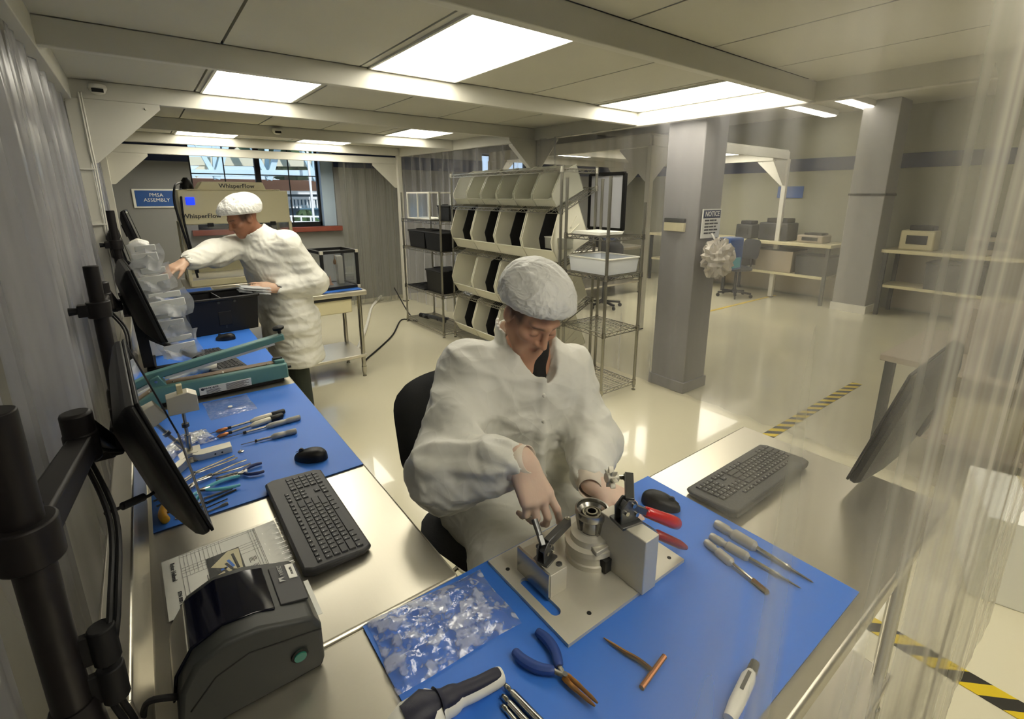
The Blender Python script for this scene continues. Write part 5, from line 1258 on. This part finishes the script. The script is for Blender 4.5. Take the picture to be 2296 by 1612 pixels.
def head_field(c, f, u):
    """face looks along f, crown along u; local coords: x = person's left"""
    f = Vector(f).normalized(); u = Vector(u); u = (u-f*u.dot(f)).normalized(); l = u.cross(f)
    R = np.array([list(l), list(-f), list(u)]).T; c = A_(*c)
    loc = lambda p: (p-c)@R
    def F(p):
        q = loc(p); m = np.abs(q[..., 0:1]); s = np.concatenate([m, q[..., 1:]], -1)   # mirrored
        d = ell(q, (0,.018,.035), (.075,.096,.092))
        d = smin(d, ell(q, (0,-.03,-.045), (.056,.062,.068)), .03)
        d = smin(d, cone(s, (0,-.068,-.098), (.022,-.06,-.094), .019, .017), .02)
        d = smin(d, cone(s, (.03,-.055,-.085), (.06,-.0,-.05), .016, .014), .03)
        d = smin(d, ell(s, (.045,-.058,-.018), (.02,.024,.018)), .02)
        d = smin(d, cone(s, (0,-.082,.026), (.042,-.066,.028), .012, .011), .012)
        d = smax(d, -ell(s, (.032,-.098,.004), (.017,.016,.012)), .012)
        d = smin(d, ell(s, (.032,-.07,.003), (.016,.0155,.0115)), .005)
        d = smin(d, cone(q, (0,-.085,.018), (0,-.108,-.026), .0075, .0115), .010)
        d = smin(d, ell(s, (.0115,-.094,-.032), (.0085,.011,.008)), .006)
        d = smin(d, cone(s, (0,-.089,-.052), (.020,-.077,-.058), .0075, .004), .006)
        d = smin(d, cone(s, (0,-.086,-.066), (.017,-.076,-.064), .0085, .005), .006)
        d = smax(d, -cone(s, (0,-.1,-.0587), (.024,-.083,-.061), .0035, .002), .003)
        e = ell(s, (.077,.012,-.005), (.009,.024,.033)); e = smax(e, -ell(s, (.088,.008,-.002), (.008,.014,.02)), .006)
        return smin(d, e, .008)
    def tint(p, base, lip, brow, hair):
        q = loc(p); x, y, z = np.abs(q[:, 0]), q[:, 1], q[:, 2]
        c_ = np.tile(A_(*base), (len(p), 1))
        def mix(w, col): c_[:] = c_*(1-w[:, None])+A_(*col)*w[:, None]
        ss = lambda v, a, b: np.clip((v-a)/(b-a), 0, 1)
        fr = ss(-y, .04, .055)
        mix(.55*np.exp(-((z+.06)/.0085)**2-(x/.02)**2)*fr, lip)
        mix(.85*np.exp(-((z-.0255-.04*x*(x < .03))/.0045)**2)*ss(x, .011, .016)*(1-ss(x, .046, .054))*fr, brow)
        mix(.8*np.exp(-((z+.0045)/.0022)**2)*ss(x, .017, .02)*(1-ss(x, .044, .048))*fr, brow)
        mix(.25*np.exp(-((x-.045)/.02)**2-((z+.025)/.02)**2)*fr, lip)
        mix(.85*ss(z-.25*y, -.012, .012)*ss(y, -.045, -.03), hair)      # hair under the cap edge
        return c_
    return F, tint, loc, R
def cap_field(loc, seed, r, c, cut, slope, k=90):
    fo = folds(seed, 4, 30, 60, .6)
    def F(p):
        q = loc(p); d = ell(q, c, r)
        th = np.arctan2(q[..., 1]-c[1], q[..., 0]); hz = q[..., 2]-(cut+slope*q[..., 1])
        pleat = .006*(1-np.abs(np.sin(th*13+3*np.sin(th*3))))*np.exp(-np.clip(hz, 0, 1)/.07)
        d = d-pleat-.011*(fo(p)-.6)
        band = np.exp(-(hz/.012)**2)*.006
        return smax(d+band, -hz, .012)
    return F
def hand_field(w, d, n, side, curl, spread=1., thumb=(.5, .5), s=1.):
    """w wrist, d toward the fingers, n out of the back of the hand, side=+1 when the thumb lies along d x n"""
    d = Vector(d).normalized(); n = Vector(n); n = (n-d*n.dot(d)).normalized(); t = d.cross(n)*side; w = Vector(w)
    P = lambda a, b, c: tuple(w+(d*a+t*b+n*c)*s)
    L = []
    kn = [(.088, .029), (.092, .009), (.088, -.011), (.080, -.028)]
    for i, (a, b) in enumerate(kn):
        L.append((P(.005, b*.55, 0), P(a, b, 0), .017*s, .0125*s, .014))
    L.append((P(-.012, 0, 0), P(.01, 0, 0), .026*s, .024*s, .02))
    Fg = []
    ln = [(.042, .025, .02), (.046, .028, .021), (.042, .026, .02), (.033, .02, .018)]
    for i, (a, b) in enumerate(kn):
        p_ = w+(d*a+t*b)*s; ang = 0; fan = (1.5-i)*.09*spread; r_ = [.0098, .0088, .0078, .0062] if i < 3 else [.0086, .0078, .007, .0056]
        for j in range(3):
            ang += curl[i][j]
            v = (d*math.cos(ang)-n*math.sin(ang)); v = (v+t*math.sin(fan)*math.cos(ang)).normalized()
            q = p_+v*ln[i][j]*s; Fg.append((i, tuple(p_), tuple(q), r_[j]*s, r_[j+1]*s)); p_ = q
    p_ = w+(d*.02+t*.024-n*.004)*s
    v = (d*math.cos(thumb[0]*1.4)+t*math.sin(thumb[0]*1.4)*.9-n*thumb[1]*.5).normalized(); tq = []
    for j, (l_, ra, rb) in enumerate(((.045, .016, .012), (.032, .0115, .0098), (.026, .0098, .0068))):
        if j: v = (v*.8+d*.35-n*(.2+thumb[1]*.3)-t*.12).normalized()
        q = p_+v*l_*s; tq.append((tuple(p_), tuple(q), ra*s, rb*s)); p_ = q
    def F(p):
        o = None
        for a, b, ra, rb, k in L:
            e = cone(p, a, b, ra, rb); o = e if o is None else smin(o, e, k*s)
        for g in range(4):
            f_ = None
            for i, a, b, ra, rb in Fg:
                if i == g: e = cone(p, a, b, ra, rb); f_ = e if f_ is None else smin(f_, e, .003*s)
            o = smin(o, f_, .006*s)
        f_ = None
        for a, b, ra, rb in tq: e = cone(p, a, b, ra, rb); f_ = e if f_ is None else smin(f_, e, .004*s)
        return smin(o, f_, .009*s)
    return F
SKIN, LIP, BROW, HAIR = [lin(h) for h in ('cd9f84', 'b06a5c', '3a2a22', '33261f')]
GLOVE = lin('dcc0ac')

# ---- seated person
e = thing('person', 'person seated at the foreground bench in white coat and bouffant cap, working on the fixture', 'person', (0, 0, 0))
HC, HF, HU = (.908, 1.112, 1.372), (-.12, -.80, -.60), (.06, -.55, .83)
hf, htint, hloc, HR = head_field(HC, HF, HU)
RSH, LSH, REL, LEL = (.755, 1.235, 1.185), (1.085, 1.135, 1.145), (.572, 1.075, .975), (1.06, .985, .95)
RWR, LWR = (.672, .868, 1.075), (.893, .83, .945)
RK, LK = (.70, .79, .995), (.95, .775, .895)
rd = Vector((.02, -.07, -.112)); rh = hand_field(RWR, rd, (-.15, -.72, .68), -1, [(.15,.4,.3), (.35,.6,.5), (.5,.8,.5), (.6,.85,.5)], .8, (.25, .9), 1.18)
lh = hand_field((.905, .815, .94), (.055, -.07, -.045), (.1, -.35, .93), 1, [(.35,.4,.3), (.3,.4,.3), (.3,.45,.3), (.4,.45,.3)], .7, (.5, .6), 1.1)
RH0 = Vector(RWR)
def body(p):
    d = hf(p); d = smin(d, cone(p, (.937, 1.15, 1.33), (.937, 1.19, 1.21), .056, .062), .02)
    d = smin(d, cone(p, (.935, 1.2, 1.17), (.9, 1.27, .75), .10, .12), .06)
    for a, b, r0, r1 in ((RSH, (.937, 1.19, 1.2), .05, .06), (LSH, (.937, 1.19, 1.2), .05, .06), (RSH, REL, .05, .04), (LSH, LEL, .05, .04), (REL, RWR, .04, .028), (LEL, LWR, .04, .028)): d = smin(d, cone(p, a, b, r0, r1), .02)
    for a, b, r0, r1 in (((.84, 1.25, .70), (.70, .93, .66), .08, .06), ((.97, 1.23, .70), (.95, .9, .66), .08, .06), ((.70, .93, .66), (.72, 1.0, .2), .06, .045), ((.95, .9, .66), (.95, 1.0, .2), .06, .045)): d = smin(d, cone(p, a, b, r0, r1), .02)
    d = smin(d, rh(p), .012); return smin(d, lh(p), .012)
def btint(p):
    c = htint(p, SKIN, LIP, BROW, HAIR)
    g = (np.minimum(np.linalg.norm(p-A_(*RK), axis=1), np.linalg.norm(p-A_(*LK), axis=1)) < .2) & (p[:, 2] < 1.12)
    c[g] = A_(*GLOVE); return c
sdf_obj('body', body, (.46, .62, .16), (1.22, 1.42, 1.52), .0045, X['skin'], e, btint)
cf = cap_field(hloc, 3, (.116, .128, .098), (0, .026, .06), .034, -.42)
sdf_obj('bouffant_cap', cf, (.76, .90, 1.26), (1.12, 1.36, 1.60), .005, X['cap'], e)
fo1 = folds(5, 3, 14, 26, .8); fo2 = folds(8, 3, 40, 75, .8)
def coatf(p):
    d = None
    T = [((.90, 1.29, .66), (.93, 1.21, 1.08), .185, .17), ((.84, 1.28, .68), (.83, 1.225, 1.10), .16, .14), ((.98, 1.26, .68), (1.03, 1.17, 1.08), .16, .13),
         (RSH, LSH, .082, .08), ((.937, 1.2, 1.12), (.937, 1.185, 1.245), .12, .082), ((.88, 1.24, .68), (.72, .955, .665), .15, .115), ((.97, 1.22, .70), (.95, .935, .66), .15, .12), ((.72, .955, .665), (.95, .935, .66), .10, .10)]
    for a, b, r0, r1 in T:
        q = cone(p, a, b, r0, r1); d = q if d is None else smin(d, q, .07)
    for S, E_, Wr, k in ((RSH, REL, RWR, 1.0), (LSH, LEL, LWR, .86)):
        q = smin(cone(p, S, E_, .092*k, .094*k), cone(p, E_, Vector(E_).lerp(Vector(Wr), .72), .094*k, .07*k), .05)
        q = smin(q, cone(p, Vector(E_).lerp(Vector(Wr), .74), Vector(E_).lerp(Vector(Wr), .96), .052*k, .041*k), .03)
        d = smin(d, q, .035)
    # front placket
    d = smin(d, cone(p, (.905, 1.055, 1.185), (.885, 1.04, .80), .012, .012), .02)
    d = d-.020*(fo1(p)-.6)-.0055*(fo2(p)-.6)
    # stand collar
    a, b = A_(.937, 1.205, 1.19), A_(.932, 1.165, 1.315); ab = b-a; t = ((p-a)@ab)/(ab@ab); r = np.linalg.norm(p-a-t[..., None]*ab, axis=-1)
    ring = np.maximum(np.abs(r-(.086+.012*t))-.0055, np.maximum(t-.86-.22*(p[..., 0] < .87), -.1-t))
    vee = np.abs(p[..., 0]-.925+.25*(p[..., 1]-1.1))-(.016+.6*np.clip(p[..., 2]-1.135, 0, 1)); fr = p[..., 1]-1.15
    opening = np.maximum(vee, fr)
    ring = np.maximum(ring, -opening)
    hole = np.minimum(cone(p, (.937, 1.18, 1.18), (.935, 1.15, 1.40), .08, .10), np.maximum(cone(p, (.925, 1.09, 1.20), (.93, 1.1, 1.3), .05, .09), vee))
    d = smax(d, -hole, .008); d = smin(d, ring, .006)
    # open cuffs and an open hem below
    for E_, Wr in ((REL, RWR), (LEL, LWR)):
        v = (Vector(Wr)-Vector(E_)).normalized(); w0 = Vector(Wr)-v*.012
        d = smax(d, -cone(p, w0, w0+v*.1, .034, .034), .004)
    return d
sdf_obj('lab_coat', coatf, (.38, .76, .44), (1.26, 1.50, 1.36), .006, X['coat'], e, soft=.5)
def rim(c, v, r, tr):
    v = Vector(v).normalized(); a = v.orthogonal().normalized(); b = v.cross(a); return [Vector(c)+a*math.cos(2*PI*k/18)*r+b*math.sin(2*PI*k/18)*r*.9 for k in range(19)]
gl = M('glove_vinyl', 'dfd3c2', .4)
for E_, Wr, r in ((REL, RWR, .036), (LEL, LWR, .034)):
    v = Vector(Wr)-Vector(E_); c = Vector(Wr)-v.normalized()*.015
    q = MB(); n_ = v.normalized()
    pts = [c-n_*.02, c, c+n_*.02, c+n_*.045]; q.tube(pts, [r*1.34, r*1.32, r*1.08, r*.92], 20, cap=False).build('glove_cuff', gl, e, smooth=60, solid=.002)
def march(f, o, d, n=200):
    o, d = A_(*o), A_(*d); d = d/np.linalg.norm(d); t = 0
    for _ in range(n):
        s = float(f((o+d*t)[None])[0]); t += s*.6
        if s < .0008: break
    return o+d*t
for z_ in (1.135, 1.05, .96, .87):
    q = march(coatf, (.895, .7, z_), (0, 1, 0)); MB().lathe([(0,.005), (.005,.004), (.007,-.002)], tuple(q), 14, (0,-1,.1)).build('snap_button', X['white'], e)
sdf_obj('shirt', lambda p: smin(cone(p, (.937, 1.185, 1.19), (.937, 1.165, 1.25), .073, .066), cone(p, (.93, 1.14, 1.15), (.935, 1.15, 1.225), .05, .05), .02), (.84, 1.07, 1.08), (1.03, 1.27, 1.34), .006, X['shirt'], e)
sdf_obj('trousers', lambda p: np.minimum(np.minimum(smin(cone(p, (.85, 1.25, .68), (.70, .93, .665), .09, .072), cone(p, (.70, .93, .655), (.72, 1.0, .12), .07, .06), .02), smin(cone(p, (.97, 1.23, .68), (.95, .9, .665), .09, .072), cone(p, (.95, .9, .655), (.95, 1.0, .12), .07, .06), .02)), cone(p, (.86, 1.26, .70), (.97, 1.24, .70), .1, .1)), (.58, .8, .06), (1.1, 1.4, .84), .014, X['pants'], e)
for x_, y_ in ((.72, .97), (.95, .97)): MB().tube([(x_, y_+.05, .045), (x_, y_-.05, .045), (x_, y_-.17, .032)], [.045, .045, .035], 12, flat=.85).build('shoe', X['shoe'], e, smooth=60)

# ---- standing person
e = thing('person', 'person standing at the left bench in white coat and cap, reaching to the hanging packets', 'person', (0, 0, 0))
hf2, ht2, hl2, _ = head_field((.562, 3.88, 1.56), (-.85, -.28, -.42), (-.42, -.1, .9))
sh2 = {'L': (.80, 3.74, 1.385), 'R': (.60, 4.04, 1.375)}; el2 = {'L': (.955, 3.70, 1.10), 'R': (.37, 3.86, 1.335)}; wr2 = {'L': (.70, 3.655, 1.085), 'R': (.185, 3.655, 1.315)}
lh2 = hand_field((.685, 3.655, 1.09), (-.1, .0, .02), (0, -.85, .5), 1, [(.2,.3,.2)]*4, .4, (.3, .5))
rh2 = hand_field((.175, 3.64, 1.31), (-.09, -.07, -.03), (.1, -.2, .95), -1, [(.3,.4,.3)]*4, .6, (.4, .5))
def body2(p):
    d = hf2(p); d = smin(d, cone(p, (.60, 3.885, 1.53), (.665, 3.89, 1.42), .055, .064), .02)
    d = smin(d, cone(p, (.68, 3.89, 1.36), (.80, 3.89, .95), .10, .12), .06)
    for s in 'LR':
        for a, b, r0, r1 in ((sh2[s], (.68, 3.89, 1.38), .05, .06), (sh2[s], el2[s], .05, .04), (el2[s], wr2[s], .04, .028)): d = smin(d, cone(p, a, b, r0, r1), .02)
    for y_ in (3.80, 3.98): d = smin(smin(d, cone(p, (.80, y_, .92), (.80, y_, .5), .085, .06), .03), cone(p, (.80, y_, .5), (.82, y_, .1), .06, .045), .02)
    d = smin(d, lh2(p), .012); return smin(d, rh2(p), .012)
def bt2(p):
    c = ht2(p, lin('9a6a50'), lin('7f4a40'), BROW, HAIR)
    c[(np.linalg.norm(p-A_(.63, 3.655, 1.09), axis=1) < .16) | (np.linalg.norm(p-A_(.11, 3.6, 1.3), axis=1) < .17)] = A_(*lin('c9a58c')); return c
sdf_obj('body', body2, (-.04, 3.5, .06), (1.06, 4.14, 1.72), .0068, X['skin'], e, bt2)
sdf_obj('bouffant_cap', cap_field(hl2, 12, (.125, .152, .108), (0, .022, .06), .036, -.38), (.34, 3.66, 1.42), (.84, 4.10, 1.80), .0065, X['cap'], e)
fo3 = folds(21, 3, 13, 25, .8); fo4 = folds(22, 3, 36, 65, .8)
def coat2(p):
    T = [((.70, 3.89, 1.30), (.82, 3.88, .80), .155, .19), ((.76, 3.80, 1.28), (.80, 3.80, .52), .13, .15), ((.66, 3.98, 1.28), (.80, 3.98, .52), .12, .15), ((.80, 3.80, .8), (.90, 3.88, .50), .15, .12), (sh2['L'], sh2['R'], .085, .085), ((.70, 3.89, 1.33), (.655, 3.89, 1.44), .12, .085)]
    d = None
    for a, b, r0, r1 in T: q = cone(p, a, b, r0, r1); d = q if d is None else smin(d, q, .07)
    for s in 'LR':
        q = smin(cone(p, sh2[s], el2[s], .09, .085), cone(p, el2[s], Vector(el2[s]).lerp(Vector(wr2[s]), .75), .085, .06), .05)
        q = smin(q, cone(p, Vector(el2[s]).lerp(Vector(wr2[s]), .75), wr2[s], .046, .04), .03); d = smin(d, q, .035)
    d = d-.022*(fo3(p)-.6)-.007*(fo4(p)-.6)
    a, b = A_(.69, 3.89, 1.36), A_(.62, 3.886, 1.485); ab = b-a; t = ((p-a)@ab)/(ab@ab); r = np.linalg.norm(p-a-t[..., None]*ab, axis=-1)
    d = smax(d, -np.maximum(r-.078, -t), .008); d = smin(d, np.maximum(np.abs(r-.084)-.006, np.maximum(t-1, -.2-t)), .006)
    for s in 'LR':
        v = (Vector(wr2[s])-Vector(el2[s])).normalized(); w0 = Vector(wr2[s])-v*.005; d = smax(d, -cone(p, w0, w0+v*.1, .033, .033), .004)
    d = smax(d, .47-.10*(p[..., 0]-.8)-p[..., 2]+0*p[..., 0], .01)
    return smax(d, -cone(p, (.8, 3.89, .44), (.8, 3.89, .75), .15, .11), .01)
sdf_obj('lab_coat', coat2, (.06, 3.52, .42), (1.12, 4.18, 1.52), .009, X['coat'], e)
sdf_obj('trousers', lambda p: np.minimum(smin(cone(p, (.80, 3.80, .92), (.80, 3.80, .5), .095, .075), cone(p, (.80, 3.80, .5), (.82, 3.80, .1), .075, .066), .02), smin(cone(p, (.80, 3.98, .92), (.80, 3.98, .5), .095, .075), cone(p, (.80, 3.98, .5), (.82, 3.98, .1), .075, .066), .02)), (.66, 3.66, .03), (.94, 4.12, 1.03), .012, X['pants'], e)
for y_ in (3.80, 3.98): MB().tube([(.88, y_, .045), (.78, y_, .045), (.66, y_, .032)], [.045, .045, .035], 12, flat=.85).build('shoe', X['shoe'], e, smooth=60)
for k in range(3):
    e = thing('clear_packet', 'white-backed clear packet held by the standing worker, %s of three' % ['lowest', 'middle', 'top'][k], 'packet', (.545, 3.64, 1.075+.016*k), .1*k, 'packets held by the standing worker'); e.rotation_euler[1] = .2
    MB().grid(lambda u, v: (-.1+.19*u, -.055+.11*v, .01+.008*abs(math.sin(u*9+k))*math.sin(v*PI)), 10, 8).build('wrap', X['pack'], e, smooth=20, solid=.006); MB().box(-.075, -.04, .003, .07, .04, .009).build('insert', X['packw'], e, .002)

# ------------------------------------------------------------------ light and camera
wd = bpy.data.worlds.new('daylight'); bpy.context.scene.world = wd; wd.use_nodes = True
bg = wd.node_tree.nodes['Background']; sk = wd.node_tree.nodes.new('ShaderNodeTexSky'); sk.sky_type = 'HOSEK_WILKIE'; sk.turbidity = 4; sk.sun_direction = (.3, -.5, .8)
wd.node_tree.links.new(sk.outputs[0], bg.inputs['Color']); bg.inputs['Strength'].default_value = 4
sl = bpy.data.lights.new('sun', 'SUN'); sl.energy = 3; sl.angle = .02; so = bpy.data.objects.new('sun', sl); COL.objects.link(so); so.rotation_euler = (math.radians(48), 0, math.radians(25))
cd = bpy.data.cameras.new('camera'); cam = bpy.data.objects.new('camera', cd); COL.objects.link(cam)
Rr = Vector((.7961538611451, -.6050869561911, .0029632618727)); Rd = Vector((-.1431012027, -.1930416975, -.9706992061)); Rf = Vector((.5879294611, .7724018892, -.2402795666))
mw = Matrix((Rr, -Rd, -Rf)).transposed().to_4x4(); mw.translation = (0, 0, 1.72); cam.matrix_world = mw
cd.sensor_fit = 'HORIZONTAL'; cd.sensor_width = 36; cd.lens = 1088.84/2296*36
cd.shift_x = (1148-1157.62)/2296; cd.shift_y = (708.94-806)/2296
cd.clip_start = .02; cd.clip_end = 200
sc = bpy.context.scene; sc.camera = cam
sc.view_settings.view_transform = 'Standard'; sc.view_settings.look = 'None'; sc.view_settings.exposure = 0.52
sc.cycles.max_bounces = 6; sc.cycles.transparent_max_bounces = 12; sc.cycles.diffuse_bounces = 3; sc.cycles.glossy_bounces = 3; sc.cycles.use_adaptive_sampling = True; sc.cycles.adaptive_threshold = .13; sc.cycles.sample_clamp_indirect = 6; sc.cycles.caustics_reflective = False; sc.cycles.caustics_refractive = False
